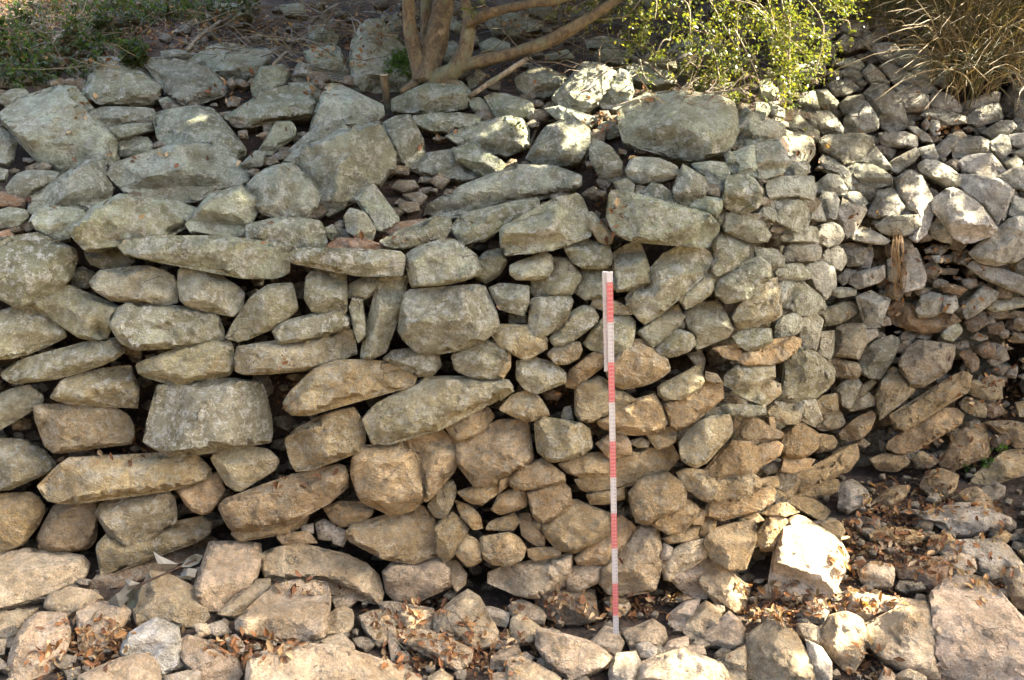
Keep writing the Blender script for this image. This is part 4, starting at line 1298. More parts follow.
def tube(name, pts, rad, mat, parent=None, sides=10, rough=0.12, k=4, cap=True):
    pts, rad = smooth_path([V(p) for p in pts], rad, k)
    base = parent.location if parent else V((0, 0, 0))
    vs_, fs = [], []
    up = V((0.13, 0.9, 0.2))
    sd_ = random.uniform(0, 99)
    for i, (p, r) in enumerate(zip(pts, rad)):
        t = (pts[min(i + 1, len(pts) - 1)] - pts[max(i - 1, 0)]).normalized()
        a = t.cross(up)
        if a.length < 0.05: a = t.orthogonal()
        a.normalize()
        b = t.cross(a)
        for j in range(sides):
            th = 6.28318 * j / sides
            d = a * math.cos(th) + b * math.sin(th)
            rr = r * (1 + rough * noise.noise(V((d.x * 1.5 + sd_, d.y * 1.5 + i * 0.35, d.z * 1.5))) * 2)
            vs_.append(p + d * rr - base)
    for i in range(len(pts) - 1):
        for j in range(sides):
            j2 = (j + 1) % sides
            fs.append((i * sides + j, i * sides + j2, (i + 1) * sides + j2, (i + 1) * sides + j))
    if cap:
        fs.append(tuple(reversed(range(sides))))
        fs.append(tuple(range((len(pts) - 1) * sides, len(pts) * sides)))
    return mesh_obj(name, vs_, fs, mat, parent)

def far_rubble():  # unseen rubble, added to bounce warm sunlight onto the wall
    bm = bmesh.new()
    bmesh.ops.create_icosphere(bm, subdivisions=1, radius=1.0)
    bv = [v.co.copy() for v in bm.verts]; bf = [tuple(v.index for v in f.verts) for f in bm.faces]
    bm.free()
    vs_, fs = [], []
    for i in range(3200):
        x, y = random.uniform(-3.6, 3.6), random.uniform(-4.6, -0.42)
        s = random.choice((.03, .05, .05, .07, .09, .12)) * random.uniform(.8, 1.2)
        if y > -.62: s = min(s, .05)
        a = random.uniform(0, 6.28); ca, sa = math.cos(a), math.sin(a)
        sx, sy, sz = s * random.uniform(.7, 1.3), s * random.uniform(.6, 1.0), s * random.uniform(.4, .8)
        z = g_ground(x, y) - 0.03 + sz * .35
        b = len(vs_)
        for q in bv:
            k_ = 1 + .35 * noise.noise(q * 1.7 + V((i * 3.1, 0, 0)))
            px_, py_, pz_ = q.x * sx * k_, q.y * sy * k_, q.z * sz * k_
            vs_.append(V((x + px_ * ca - py_ * sa, y + px_ * sa + py_ * ca, z + pz_)))
        fs += [tuple(t + b for t in f) for f in bf]
    o = mesh_obj('bounce_rubble', vs_, fs, STONE, ground, smooth=False)
    o.color = (0.47, 0.39, 0.285, 0.15)
    return tag(o, kind='stuff')
far_rubble()

def blocks(name, parent, specs, color):
    """rough blocky stones: centre, half sizes, turn"""
    bm = bmesh.new()
    bmesh.ops.create_icosphere(bm, subdivisions=2, radius=1.0)
    bv = [v.co.copy() for v in bm.verts]; bf = [tuple(v.index for v in f.verts) for f in bm.faces]
    bm.free()
    vs_, fs = [], []
    for i, (c, hs, rz, ry) in enumerate(specs):
        b = len(vs_)
        ca, sa = math.cos(rz), math.sin(rz)
        for q in bv:
            w = V([math.copysign(abs(t) ** 0.55, t) for t in q])
            w = w * (1 + .22 * noise.noise(q * 1.6 + V((i * 3.7, 0, 0))))
            x, y, z = w.x * hs[0], w.y * hs[1], w.z * hs[2] + ry * w.x * hs[0]
            vs_.append(V((c[0] + x * ca - y * sa, c[1] + x * sa + y * ca, c[2] + z)) - parent.location)
        fs += [tuple(t + b for t in f) for f in bf]
    o = mesh_obj(name, vs_, fs, STONE, parent, crisp=30)
    o.color = color
    return tag(o, kind='stuff')
sp_ = []
z = 0.02
while z < 1.02:                                # the wall going on past the left edge of the photo
    hh = random.uniform(.04, .065)
    x = -1.42 + 0.10 * z - random.uniform(0, .1)
    while x > -3.4:
        L = random.uniform(.06, .17)
        sp_.append(((x - L, w_face(x, z) + .075 + random.uniform(-.02, .02), z + hh), (L * 1.03, .09, hh * 1.04), random.uniform(-.1, .1), random.uniform(-.12, .12)))
        x -= 2 * L
    z += 2 * hh
for i in range(70):
    x, y = random.uniform(-3.4, -1.62), random.uniform(.12, .75)
    s = random.uniform(.05, .13)
    sp_.append(((x, y + .1, h_top(x, y) - .02), (s * 1.2, s, s * .6), random.uniform(0, 3), random.uniform(-.3, .3)))
for i in range(170):                           # packing behind the turned end of the wall
    x, z = random.uniform(.45, 1.6), random.uniform(.02, 1.0)
    s = random.uniform(.035, .07)
    sl = 4.0 * max(0, min(x - .5, .53))
    sp_.append(((x, w_face(x, z) + w_back(x) * .95, z), (s * 1.3, s, s * .8), math.atan(sl) if x < 1.02 else 0, random.uniform(-.3, .3)))
blocks('packing_stones', wall, sp_, (0.26, 0.235, 0.16, 0.4))
sp_ = []
for i in range(260):
    x, y = (random.uniform(-3.4, -1.42), random.uniform(-.6, .02)) if i % 2 else (random.uniform(1.5, 3.2), random.uniform(-.6, .5))
    s = random.uniform(.03, .1)
    sp_.append(((x, y, g_ground(x, y)), (s * 1.2, s, s * .6), random.uniform(0, 3), random.uniform(-.3, .3)))
blocks('rubble_edge', ground, sp_, (0.47, 0.39, 0.285, 0.15))
sp_ = []
for i in range(240):
    x, y = random.uniform(1.75, 3.6), random.uniform(.55, 1.6)
    s = random.uniform(.03, .11)
    sp_.append(((x, y, h_top(x, y) - .01), (s * 1.2, s, s * .6), random.uniform(0, 3), random.uniform(-.3, .3)))
z = 0.08
while z < 0.9:
    hh = random.uniform(.035, .06)
    x = 1.72 + random.uniform(0, .1)
    while x < 3.6:
        L = random.uniform(.05, .12)
        sp_.append(((x + L, w_face(x, z) + .09 + random.uniform(-.04, .03), z + hh), (L * 1.05, .09, hh * 1.1), random.uniform(-.2, .2), random.uniform(-.25, .25)))
        x += 2 * L
    z += 2 * hh
blocks('rubble_fill', slope, sp_, (0.44, 0.42, 0.36, 0.4))

# ---------------------------------------------------------------- measuring rod: folding rule with red and white decimetres
RED = make_paint('red_paint', (0.42, 0.085, 0.085, 1), 0.5)
WHITE = make_paint('white_paint', (0.42, 0.395, 0.375, 1), 0.45)
INK = make_paint('grey_ink', (0.13, 0.12, 0.12, 1), 0.0)
YR = -0.12
def rod_pt(v):
    return at_y(616 + (609.5 - 616) * (638 - v) / 366.0, v, YR)
rule = tag(empty('folding_rule', rod_pt(638)), 'red and white graduated folding rule standing upright against the wall', 'measuring rod')
def box_between(p0, p1, half_w, y0, y1, ux=V((1, 0, 0)), bev=0.0006):
    d = (p1 - p0).normalized()
    a = V((d.z, 0, -d.x))
    vs_ = []
    for p in (p0, p1):
        for sx in (-1, 1):
            for yy in (y0, y1):
                vs_.append(p + a * (sx * half_w) + V((0, yy, 0)))
    return vs_, [(0, 2, 3, 1), (4, 5, 7, 6), (0, 4, 6, 2), (1, 3, 7, 5), (0, 1, 5, 4), (2, 6, 7, 3)]
HW = 0.0072
bands = [(272, 282, 0), (282, 322, 1), (322, 362, 0), (362, 402, 1), (402, 441, 0), (441, 477, 1), (477, 513, 0), (513, 548, 1), (548, 583, 0), (583, 615, 1), (615, 638, 0)]
def band(v0, v1, red, dx, yo, hw, ticks=True, tick_mat=None):
    p1, p0 = rod_pt(v0) + V((dx, 0, 0)), rod_pt(v1) + V((dx, 0, 0))
    vs_, fs = box_between(p0, p1, hw, yo - 0.0025, yo + 0.0025)
    o = mesh_obj('red_band' if red else 'white_band', [q - rule.location for q in vs_], fs, RED if red else WHITE, rule, smooth=False)
    if not ticks: return o
    L = (p1 - p0).length
    d = (p1 - p0).normalized(); a = V((d.z, 0, -d.x))
    n = max(2, int(round(L / 0.0103)))
    tv, tf = [], []
    def rect(cx, cz, w, h):
        b = len(tv)
        for (sx, sz) in ((-1, -1), (1, -1), (1, 1), (-1, 1)):
            q = p0 + d * (cz + sz * h / 2) + a * (cx + sx * w / 2)
            tv.append(V((q.x, YR + yo - 0.0030, q.z)) - o.location - rule.location)
        tf.append((b, b + 1, b + 2, b + 3))
    for i in range(n):
        z = (i + 0.5) * L / n
        big = 1.0 if red else 0.72
        rect(-hw * 0.30, z, hw * 0.75 * big, 0.0012 if red else 0.0008)             # centimetre stroke
        rect(hw * 0.45, z - 0.0016, hw * 0.42, 0.0009)
        rect(hw * 0.45, z + 0.0016, hw * 0.42, 0.0009)
        rect(hw * 0.62, z, 0.0010, 0.0034)
        for e in (-0.25, 0.25):
            rect(-hw * 0.8, z + e * L / n, hw * 0.3, 0.0006)
    mesh_obj('graduation', tv, tf, tick_mat or (WHITE if red else INK), o, smooth=False)
    return o
for (a_, b_, r_) in bands:
    band(a_, b_ - 0.02, r_, 0.0, 0.0, HW, ticks=(b_ - a_ > 20))
for (a_, b_, r_) in ((272, 300, 0), (300, 359, 0), (359, 372, 0)):        # folded-back first leg, set beside it
    band(a_ + 0.3, b_ - 0.02, r_, -0.0100, 0.0062, HW * 0.86, ticks=(a_ == 300), tick_mat=RED)

# ---------------------------------------------------------------- the small tree rooted on the wall top
base = hit(428, 80)
tree = tag(empty('tree', base), 'small multi-stemmed evergreen tree rooted on top of the wall', 'tree')
yb = base.y
def P3(u, v, dy=0.0):
    return at_y(u, v, yb + dy)
tube('trunk', [P3(424, 84), P3(419, 66, .02), P3(411, 35, .03), P3(408, 8, .05), P3(406, -40, .07), P3(398, -160, .12), P3(380, -420, .3)],
     [.030, .026, .021, .020, .019, .018, .010], BARK, tree)
tube('trunk', [P3(426, 84, -.01), P3(430, 64, .02), P3(437, 36, .06), P3(443, 8, .10), P3(450, -40, .15), P3(470, -170, .25), P3(520, -450, .5)],
     [.038, .034, .034, .033, .030, .026, .012], BARK, tree)
tube('trunk', [P3(428, 80, .02), P3(427, 50, .08), P3(426, 10, .12), P3(428, -60, .2), P3(440, -260, .4)], [.03, .02, .016, .014, .008], BARK, tree)
tube('trunk', [P3(432, 82, -.01), P3(450, 74, -.03), P3(463, 58, -.03), P3(468, 36, -.02), P3(469, 18, .0), P3(464, -4, .02), P3(455, -60, .05), P3(470, -220, .0)],
     [.030, .028, .024, .021, .019, .013, .011, .006], BARK, tree)
tube('branch', [P3(468, 24, -.02), P3(480, 17, -.05), P3(500, 10, -.08), P3(530, 4, -.10), P3(575, -6, -.1), P3(660, -60, .1)], [.018, .016, .0145, .012, .011, .008], BARK, tree)
tube('branch', [P3(458, 66, -.03), P3(478, 62, -.05), P3(508, 54, -.07), P3(540, 45, -.09), P3(566, 32, -.1), P3(592, 16, -.1), P3(622, -4, -.08), P3(680, -50, .05), P3(760, -160, .3)],
     [.022, .019, .018, .020, .017, .015, .013, .011, .007], BARK, tree)
tube('branch', [P3(470, 96, -.10), P3(488, 84, -.11), P3(510, 70, -.12), P3(528, 58, -.12)], [.007, .0075, .008, .006], TWIG, tree)
tube('root', [P3(440, 82, -.02), P3(455, 84, -.05), P3(466, 88, -.06)], [.02, .012, .006], BARK, tree)
tube('root', [P3(416, 84, 0), P3(408, 88, -.03), P3(400, 92, -.04)], [.02, .012, .006], BARK, tree)
CANG = [(0.05, 0.07, 0.02), (0.07, 0.085, 0.022)]
GREENS = [(0.14, 0.15, 0.022), (0.18, 0.17, 0.03), (0.060, 0.085, 0.018), (0.085, 0.11, 0.02), (0.12, 0.13, 0.025), (0.045, 0.065, 0.018), (0.15, 0.145, 0.03)]
fol = Leaves()
twig_id = [0]
def spray(u0, v0, y0, u1, v1, y1, n, spread, Lr=(0.008, 0.014), dens=6):
    """a leafy twig running between two pixels at given depths"""
    a, b = at_y(u0, v0, y0), at_y(u1, v1, y1)
    mid = (a + b) / 2 + V((random.uniform(-.04, .04), random.uniform(-.04, .04), random.uniform(-.02, .04)))
    tube('twig', [a, mid, b], [.0028, .002, .001], TWIG, tree, sides=5, k=4)
    d0 = (b - a)
    for i in range(n):
        t = random.random() ** 0.7
        q = a * (1 - t) ** 2 + mid * 2 * t * (1 - t) + b * t * t
        dr = rvec(0.8)
        tip = q + (dr * 0.7 + d0.normalized() * 0.5).normalized() * random.uniform(0.15, 1.0) * spread
        for j in range(dens):
            s = random.uniform(0.15, 1.0)
            p = q.lerp(tip, s) + rvec() * 0.004
            L = random.uniform(*Lr)
            ax = ((tip - q).normalized() * 0.6 + rvec()).normalized()
            fol.add4(p, ax, (rvec() + V((0, 0, .8))).normalized(), L, L * random.uniform(.42, .6), random.choice(GREENS))
FOL = [  # start px, end px: the hanging sprays right of the stems
 (640, -10, 655, 20), (660, -10, 690, 35), (690, -10, 700, 60), (700, -10, 735, 45), (715, -10, 760, 70), (740, -5, 745, 85),
 (750, -8, 790, 60), (765, -8, 800, 90), (780, -8, 830, 40), (800, -8, 815, 75), (790, 0, 790, 105), (810, -8, 845, 12), (700, 20, 720, 88),
 (735, 30, 762, 95), (770, 20, 782, 88), (720, 0, 775, 40), (680, 5, 668, 48), (655, 5, 640, 42), (740, 60, 700, 85), (790, 40, 826, 60), (760, 10, 808, 58),
 (705, -5, 760, 20), (745, 0, 800, 25), (820, -8, 850, 2), (770, 50, 800, 76), (690, 30, 730, 62)]
for (u0, v0, u1, v1) in FOL:
    y0 = yb + random.uniform(-.15, .15)
    spray(u0, v0, y0, u1, v1, y0 - random.uniform(0, .2), random.choice((28, 45, 65)), random.choice((.07, .11, .16)), (.007, .016))
for (u0, v0, u1, v1, n) in ((585, 8, 592, 28, 12), (560, 0, 565, 14, 12), (640, 60, 655, 85, 6), (480, -6, 470, 8, 12), (700, 70, 690, 76, 7), (620, 30, 645, 40, 10), (515, 125, 520, 130, 5), (740, 88, 730, 96, 8),
                            (600, 20, 640, 12, 12), (570, 10, 600, 6, 10), (620, -5, 632, 14, 10), (650, 20, 625, 48, 12), (670, 40, 650, 70, 12), (640, 0, 600, 20, 14), (600, -5, 580, 16, 12), (545, -5, 550, 18, 8), (700, 60, 672, 84, 12), (830, 20, 850, 34, 8), (800, 70, 824, 84, 8), (655, 55, 640, 44, 8)):
    yy = look(u1, v1)[0].y - 0.05 if v1 > 20 else yb - .05
    yy = min(yy, yb + .1)
    spray(u0, v0, yy, u1, v1, yy - .03, n, 0.05)

# ---------------------------------------------------------------- canopy overhead, with the gaps the sun comes through
GAPS = [(800, 555, 34, 1), (780, 535, 20, 1), (835, 560, 14, .9), (738, 512, 7, 1), (757, 520, 9, .9), (868, 603, 20, 1), (835, 590, 10, .9), (842, 632, 15, .95), (800, 648, 8, 1), (815, 655, 12, 1),
        (622, 655, 13, 1), (700, 668, 16, .9), (650, 648, 6, 1), (640, 660, 8, .8), (62, 606, 9, .85), (235, 642, 4, 1), (205, 598, 5, .6), (272, 620, 8, .6), (402, 612, 8, .8), (425, 616, 7, .8),
        (492, 612, 6, .8), (505, 626, 9, .8), (478, 598, 5, .9), (566, 138, 13, 1), (596, 60, 10, .9), (530, 84, 7, .9), (515, 88, 8, .7), (588, 70, 7, .8), (545, 68, 7, .6), (700, 40, 60, .97), (780, 40, 70, 1), (740, 70, 50, 1), (650, 30, 40, .85), (820, 20, 40, 1), (790, 85, 26, 1),
        (760, 300, 8, .9), (792, 152, 10, 1), (803, 140, 8, .9), (840, 136, 16, .6), (905, 182, 12, 1), (925, 195, 8, 1), (876, 168, 12, .9), (898, 155, 10, .8), (975, 215, 6, .8), (918, 268, 7, .8), (800, 112, 12, .8), (822, 95, 10, .9),
        (486, 168, 5, .9), (372, 203, 3, .9), (850, 165, 10, .5), (870, 60, 14, .4), (900, 90, 32, .8), (950, 120, 30, .8), (990, 60, 30, .8), (930, 50, 30, .8), (890, 120, 32, .8), (860, 90, 27, .8), (935, 160, 32, .8), (985, 150, 32, .8), (1000, 200, 27, .8), (860, 200, 25, .8), (950, 210, 25, .8), (830, 150, 24, .5), (755, 100, 10, .8), (640, 655, 10, .5), (560, 655, 6, .4), (1000, 30, 18, .5), (860, 205, 6, .9), (770, 110, 8, .7), (880, 520, 8, .5), (910, 540, 8, .5), (895, 610, 8, .8), (755, 560, 12, .9), (590, 30, 12, .8), (520, 22, 7, .7), (140, 128, 3, .5), (185, 122, 4, .8)]
GP = []
for (u, v, r, s) in GAPS:
    q = look(u, v)[0]
    if v < 62 and u > 560: q = at_y(u, v, yb - .1)
    GP.append((q, r * (q - CAM).length / F, s))
GQ = np.array([g[0] for g in GP]); GR = np.array([g[1] for g in GP]); GS = np.array([g[2] for g in GP])
SN = np.array(SUN)
def blocked_gap(p):
    d = np.array(p) - GQ
    t = d @ SN
    e = np.sqrt(np.maximum(0, (d * d).sum(1) - t * t))
    m = e < GR + 0.03
    return bool(m.any()) and random.random() < GS[m].max()
def canopy(n, xr, size):
    L_ = Leaves()
    k = 0
    while k < n:
        q = V((random.uniform(-3.0, 2.3), random.uniform(-0.50, 3.2), 0.5))
        t = random.uniform(2.4, 4.9)
        p = q + SUN * t
        k += 1
        if not (xr[0] <= p.x < xr[1]) or blocked_gap(p):
            continue
        L = random.uniform(.8, 1.2) * size
        L_.add4(p, rvec(), (rvec() + SUN * 0.8).normalized(), L, L * .55, random.choice(CANG))
    return L_
cA = canopy(NCAN, (-5, 1.9), 0.078)
fol.v and None
fo = fol.build('foliage', LEAF, tree)
co_ = cA.build('crown', CANOPY, tree)
tag(fo, kind='stuff'); tag(co_, kind='stuff')
b2 = V((3.7, 1.9, h_top(3.7, 1.9) - 0.05))
tree2 = tag(empty('tree', b2), 'spreading evergreen tree standing beyond the right edge, shading the wall', 'tree')
tube('trunk', [b2 - V((0, 0, .1)), b2 + V((-.05, 0, .5)), b2 + V((.05, -.1, 1.1)), b2 + V((0, -.2, 1.7)), b2 + V((-.2, -.3, 2.3))], [.11, .09, .08, .06, .03], BARK, tree2, sides=14)
for dx, dy, dz in ((-1.6, -.9, 1.0), (1.2, -.8, 1.2), (-.9, .9, 1.3), (.8, .8, 1.2), (-1.2, -1.9, .9), (.6, -2.0, 1.2)):
    s0 = b2 + V((.03, -.15, 1.1))
    tube('branch', [s0, s0 + V((dx * .4, dy * .4, dz * .6)), s0 + V((dx, dy, dz))], [.05, .035, .012], BARK, tree2, sides=8)
cB = canopy(NCAN, (1.9, 9), 0.078)
tag(cB.build('crown', CANOPY, tree2), kind='stuff')

# ---------------------------------------------------------------- dry grass on the right of the hilltop
def tussock(name, label, cells, n, hgt, cols, w=0.004):
    root = hit(*cells[0])
    t = tag(empty(name, root), label, 'grass')
    L_ = Leaves()
    for i in range(n):
        u, v = random.choice(cells)
        p = hit(u + random.uniform(-14, 14), max(3, v + random.uniform(-8, 8)))
        H = hgt * random.uniform(.5, 1.2)
        d = V((random.uniform(-1, .8), random.uniform(-1, .4), 0)).normalized()
        lean = random.uniform(.1, 1.5)
        pts = []
        for j in range(8):
            s = j / 7
            pts.append(p + d * (H * lean * s * (0.5 + .5 * s)) + V((0, 0, H * (s * 1.1 - lean * .75 * s * s))) + rvec() * (.006 * s))
        L_.blade(pts, w * random.uniform(.6, 1.3), random.choice(cols))
    o = L_.build('blades', STRAW, t)
    tag(o, kind='stuff')
    return t
STRAWS = [(0.18, 0.13, 0.055), (0.13, 0.095, 0.04), (0.26, 0.19, 0.09), (0.09, 0.075, 0.03), (0.06, 0.065, 0.022), (0.05, 0.05, 0.02), (0.34, 0.26, 0.13)]
tussock('dry_grass', 'tangle of arching straw-coloured dry grass at the upper right corner',
        [(u, v) for u in range(940, 1060, 16) for v in (30, 55, 80)] + [(960, 100), (985, 96), (1030, 105)], 800, 0.36, STRAWS, .0036)
tussock('dry_grass', 'dark olive grass clump between the tree foliage and the straw tangle',
        [(u, v) for u in range(850, 950, 16) for v in (8, 22)] + [(900, 38), (920, 42), (940, 46)], 330, 0.16, [(0.07, 0.075, 0.025), (0.12, 0.10, 0.04), (0.20, 0.15, 0.07), (0.05, 0.055, 0.02)], .0045)

# ---------------------------------------------------------------- low green plants
def herb(cells, n, Lr, cols, hgt=0.05):
    L_ = Leaves()
    for i in range(n):
        u, v, ru, rv = random.choice(cells)
        a, r = random.uniform(0, 6.28), math.sqrt(random.random())
        p, nr, kd = look(u + ru * r * math.cos(a), max(1, v + rv * r * math.sin(a)))
        p = p + V((0, 0, random.random() ** 2 * hgt))
        for j in range(3):
            L = random.uniform(*Lr)
            L_.add(p + rvec() * .006, (rvec() + V((0, -.3, .5))).normalized(), (rvec() + V((0, -.4, 1))).normalized(), L, L * random.uniform(.4, .55), random.choice(cols), .15, random.uniform(-.3, .1))
    return L_
GC = [(0.035, 0.06, 0.015), (0.045, 0.08, 0.018), (0.03, 0.045, 0.014), (0.07, 0.06, 0.025), (0.06, 0.10, 0.02)]
tag(herb([(20, 75, 40, 14), (60, 62, 45, 18), (95, 40, 30, 14), (135, 62, 12, 6), (15, 40, 30, 20), (125, 20, 30, 18), (160, 10, 50, 14), (60, 15, 50, 14), (210, 14, 50, 14)], 2600, (.010, .024), GC, .06).build('ground_cover', LEAF),
    'low dark green creeping plants over the hillside at upper left', 'plants', kind='stuff')
q = look(396, 75)[0]
moss = tag(empty('ivy_plant', q), 'tuft of small green leaves on the upright stone left of the trunks', 'plant')
m_ = herb([(397, 72, 14, 16), (402, 62, 9, 9)], 170, (.008, .015), [(0.05, 0.10, 0.015), (0.08, 0.14, 0.02)], .02)
m_.build('leaves', LEAF, moss)
q = look(972, 471)[0]
sprig = tag(empty('green_sprig', q), 'small fresh green sprigs on leaf litter at the right', 'plant')
herb([(968, 470, 10, 5), (985, 462, 8, 6), (1000, 450, 6, 5)], 40, (.010, .02), [(0.10, 0.20, 0.03), (0.07, 0.15, 0.025)], .02).build('leaves', LEAF, sprig)

# ---------------------------------------------------------------- dead leaves and twigs
DL = [(0.26, 0.125, 0.05), (0.33, 0.18, 0.075), (0.22, 0.10, 0.042), (0.38, 0.25, 0.12), (0.19, 0.09, 0.045), (0.46, 0.33, 0.19), (0.14, 0.075, 0.04)]
lit = Leaves()
def lay(p, nr, L):
    n = (nr + rvec() * .55).normalized()
    ax = n.cross(rvec()).normalized()
    lit.add(p + nr * random.uniform(.002, .010), ax, n, L, L * random.uniform(.35, .6), V(random.choice(DL)) * random.choice((.45, .7, 1, 1, 1.15)), random.uniform(.05, .5), random.uniform(-.4, .5))
# pixel zones: centre, radii, number
ZONES = [(75, 650, 45, 26, 130), (105, 640, 30, 22, 150), (235, 650, 30, 12, 90), (260, 648, 40, 14, 160), (310, 588, 45, 10, 90), (60, 660, 60, 20, 60), (395, 625, 30, 22, 130), (420, 655, 40, 20, 160),
         (470, 640, 30, 22, 120), (430, 610, 25, 8, 70), (500, 655, 40, 24, 120), (560, 610, 60, 18, 160), (600, 600, 60, 16, 120), (640, 605, 40, 16, 90), (770, 600, 50, 20, 260), (850, 560, 20, 26, 160),
         (880, 530, 40, 26, 420), (920, 555, 45, 22, 320), (870, 600, 40, 14, 160), (910, 500, 50, 25, 340), (960, 520, 60, 25, 260), (940, 460, 50, 20, 150), (980, 440, 50, 24, 160), (985, 370, 40, 40, 320), (960, 280, 30, 30, 300),
         (935, 255, 20, 14, 120), (890, 290, 26, 30, 130), (870, 660, 30, 18, 90), (990, 580, 40, 25, 120), (780, 620, 20, 12, 70), (140, 452, 25, 7, 70), (143, 432, 8, 14, 40), (100, 458, 45, 5, 40), (612, 215, 12, 26, 90), (600, 120, 20, 14, 90), (540, 65, 45, 16, 140), (500, 80, 30, 12, 50), (430, 140, 30, 10, 40),
         (380, 240, 40, 6, 40), (230, 95, 30, 14, 110), (320, 90, 22, 12, 80), (90, 110, 16, 12, 50), (80, 40, 80, 30, 900), (200, 30, 80, 22, 800), (330, 40, 60, 30, 500), (30, 10, 60, 20, 400), (560, 20, 60, 18, 300), (390, 15, 20, 16, 60), (600, 190, 8, 20, 30), (560, 400, 14, 8, 30), (285, 395, 10, 40, 40), (300, 480, 40, 14, 60), (815, 150, 18, 14, 60), (870, 220, 18, 16, 60),
         (930, 130, 20, 10, 60), (960, 130, 18, 8, 60), (1000, 400, 30, 30, 160), (820, 605, 30, 12, 120), (260, 240, 50, 6, 30), (590, 440, 12, 6, 20), (150, 160, 60, 10, 30), (640, 95, 60, 6, 60), (850, 320, 12, 8, 30)]
for (u, v, ru, rv, n) in ZONES:
    for i in range(int(n * (2.0 if v > 540 else 1.3))):
        a, r = random.uniform(0, 6.28), math.sqrt(random.random())
        p, nr, kd = look(u + ru * r * math.cos(a), max(1, v + rv * r * math.sin(a)))
        up = nr.z > 0.25
        if kd == 'stone' and (not up or random.random() < 0.66):
            continue
        if kd == 'soil' and not up and random.random() < .5:
            continue
        lay(p, nr, random.choice((.006, .009, .014, .02, .024, .028)) * random.uniform(.8, 1.2) * (1 if v > 450 else .8))
for i in range(1600):                          # a thin general fall, from above
    x, y = random.uniform(-1.8, 2.0), random.uniform(-1.6, 3.0)
    r_ = drop(x, y, 2.2)
    if r_ and r_[1].z > .5 and (r_[2] == 'soil' or random.random() < .25):
        lay(r_[0], r_[1], random.uniform(.012, .026))
for i in range(700):                          # floor behind the camera
    x, y = random.uniform(-4, 4), random.uniform(-6, -1.2)
    r_ = drop(x, y, 2.2)
    if r_: lay(r_[0], r_[1], random.uniform(.02, .045))
tag(lit.build('leaf_litter', DEAD), 'reddish brown dead leaves lying between the stones', 'leaves', kind='stuff')

def lying_twig(label, px, r, mat=TWIG, lift=0.006, name='fallen_twig'):
    pts = []
    for (u, v) in px:
        p, nr, kd = look(u, v)
        pts.append(p + V((0, -.6, .8)) * lift)
    o = tube(name, pts, [r] * (len(pts) - 1) + [r * .5], mat, None, sides=6, k=3)
    return tag(o, label, 'twig', 'dead twigs')
lying_twig('pale forked twig crossing the hillside at upper left', [(188, 52), (200, 38), (222, 22), (244, 2)], .006)
lying_twig('thin dead twig slanting over stones left of the tree', [(274, 66), (288, 52), (302, 38), (318, 18), (340, 4)], .005)
lying_twig('thin pale twig beside the upper left slab stone', [(222, 62), (240, 44), (258, 30), (275, 20)], .003)
lying_twig('slender twig lying across leaf litter below the long fallen rock', [(358, 618), (368, 632), (380, 648)], .0028)
lying_twig('bare twig arching over leaf litter behind the big top block', [(608, 46), (625, 54), (640, 62), (655, 72), (668, 84)], .004)
lying_twig('forked twig end just above the big top block', [(630, 42), (638, 56), (645, 62)], .003)
lying_twig('short stick lying in litter left of the big top block', [(530, 62), (548, 72), (566, 80)], .003)
lying_twig('pale root curling over the sunlit stone left of the big block', [(528, 150), (534, 136), (541, 124), (556, 122)], .0045)
lying_twig('thin twig in litter at the lower centre edge', [(395, 640), (410, 656), (420, 674)], .002)

br = Leaves()
for i in range(850):
    u, v = random.choice(((60, 25), (40, 15), (180, 40), (320, 60), (380, 20), (520, 40), (150, 20), (230, 25), (300, 25), (350, 20), (100, 50), (20, 50), (260, 40), (560, 30), (620, 50), (690, 85)))
    p, nr, kd = look(u + random.uniform(-50, 50), max(1, v + random.uniform(-22, 22)))
    d = rvec(.35); L = random.uniform(.05, .28)
    pts = [p + V((0, 0, .004)) + d * L * s + V((0, 0, random.uniform(0, .05) * s)) + rvec() * .006 for s in (0, .33, .66, 1)]
    br.blade(pts, random.uniform(.0015, .0045), random.choice([(0.16, .11, .06), (.09, .06, .035), (.22, .17, .1), (.12, .10, .06)]))
tag(br.build('dead_brush', STRAW), 'thin dead stems and straw strewn over the hillside', 'twigs', kind='stuff')

# sawn sapling stump
b_ = look(387, 106)[0]
st = tag(empty('sapling_stump', b_), 'short sawn sapling stump with pale cut top below the tree', 'stump')
yb2 = b_.y
tube('stem', [at_y(389, 112, yb2), at_y(386, 96, yb2 - .01), at_y(384, 76, yb2 - .02)], [.011, .011, .0125], BARK, st, sides=10)
tp = at_y(384, 75.4, yb2 - .02)
cyl = [(tp + V((math.cos(a) * .0125, math.sin(a) * .0125, z))) - b_ for z in (0.0, .002) for a in [6.283 * i / 12 for i in range(12)]]
mesh_obj('cut_face', cyl, [tuple(range(12, 24))] + [(i, (i + 1) % 12, 12 + (i + 1) % 12, 12 + i) for i in range(12)], CUT, st, smooth=False)

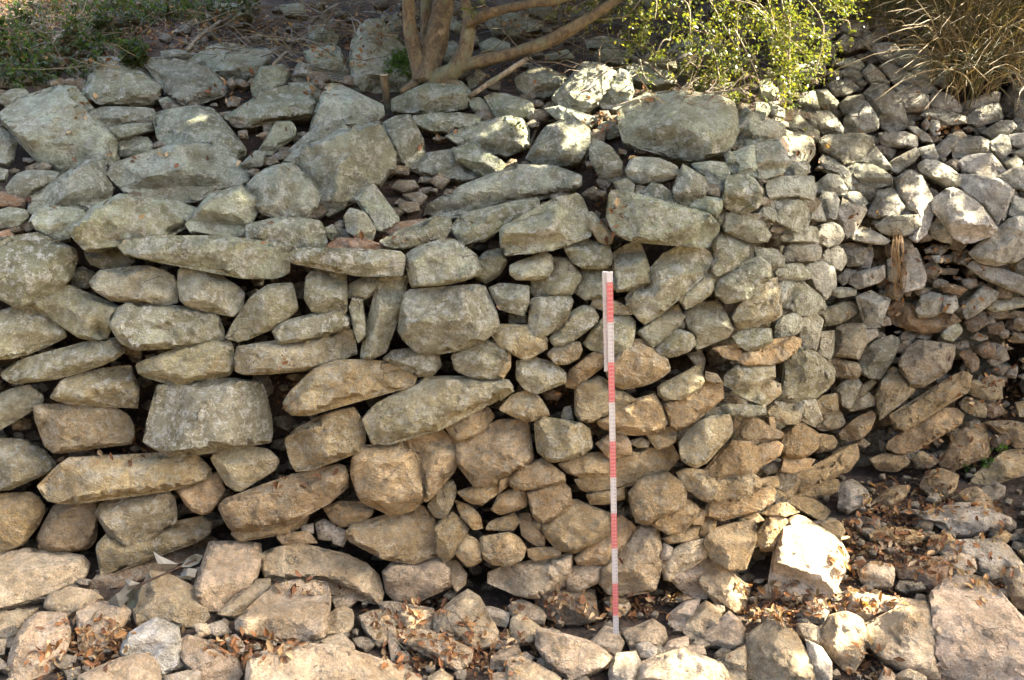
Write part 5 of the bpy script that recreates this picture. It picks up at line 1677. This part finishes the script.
# hanging dry stalks on the right
b_ = look(898, 238)[0]
hs = tag(empty('dry_stalks', b_), 'limp straw-brown stalks hanging over the stones right of the wall corner', 'grass')
L_ = Leaves()
for i in range(26):
    u0 = 897 + random.uniform(-6, 7)
    yy = b_.y - .03
    pts = [at_y(u0, 228 + random.uniform(-6, 8), yy), at_y(u0 + random.uniform(-8, 6), 252, yy - .02 + random.uniform(-.02, .02)), at_y(899 + random.uniform(-9, 10), 276 + random.uniform(-6, 8), yy - .03), at_y(898 + random.uniform(-6, 6), 292 + random.uniform(-12, 10), yy - .02)]
    L_.blade(smooth_path(pts, [1] * 4, 3)[0], (.0014 if i % 4 else .0026), random.choice([(0.20, 0.12, 0.045), (0.27, 0.17, 0.07), (0.12, 0.07, 0.03)]))
tag(L_.build('stalks', STRAW, hs), kind='stuff')

# fallen twig with big pale leaves
b_ = look(165, 588)[0]
ft = tag(empty('fallen_twig', b_), 'dark fallen twig with large pale grey-green dry leaves at lower left', 'twig')
y0 = b_.y - .05
S = lambda u, v, dy=0: at_y(u, v, y0 + dy)
tube('stem', [S(134, 590), S(146, 582), S(162, 575), S(177, 568), S(196, 560)], [.003, .0035, .003, .003, .002], make_bark_mat('dark_twig', (0.06, .035, .02, 1), (.14, .08, .045, 1)), ft, sides=6)
def big_leaf(px, fold, cols):
    pts = [S(u, v, random.uniform(-.012, .012)) for (u, v) in px]
    L2 = Leaves()
    c = sum(pts, V()) / len(pts) + V((0, -.012, .004)) * fold
    L2.v = pts + [c]
    L2.f = [(i, (i + 1) % len(pts), len(pts)) for i in range(len(pts))]
    L2.c = [cols] * len(L2.v)
    o = L2.build('leaf', PALELEAF, ft)
    sol = o.modifiers.new('thick', 'SOLIDIFY'); sol.thickness = .0008
    return o
GL = (0.18, 0.17, 0.135)
big_leaf([(153, 551), (160, 556), (171, 561), (178, 564), (175, 569), (166, 571), (158, 564)], 1, (0.21, .195, .155))
big_leaf([(181, 567), (187, 558), (195, 554), (203, 556), (199, 563), (190, 567)], -1, (0.18, .19, .165))
big_leaf([(181, 573), (188, 568), (197, 569), (195, 577), (186, 579), (181, 577)], 1, (0.19, .19, .165))
big_leaf([(124, 579), (131, 580), (140, 583), (134, 588), (128, 590)], 1, (0.19, .175, .14))
big_leaf([(108, 601), (116, 594), (126, 588), (130, 592), (128, 600), (120, 607), (111, 606)], 1, GL)
big_leaf([(127, 594), (134, 588), (139, 592), (138, 602), (133, 613), (127, 606)], -1, (0.12, .125, .09))
big_leaf([(137, 590), (142, 586), (146, 588), (143, 598), (138, 601)], 1, (0.17,.15,.11))
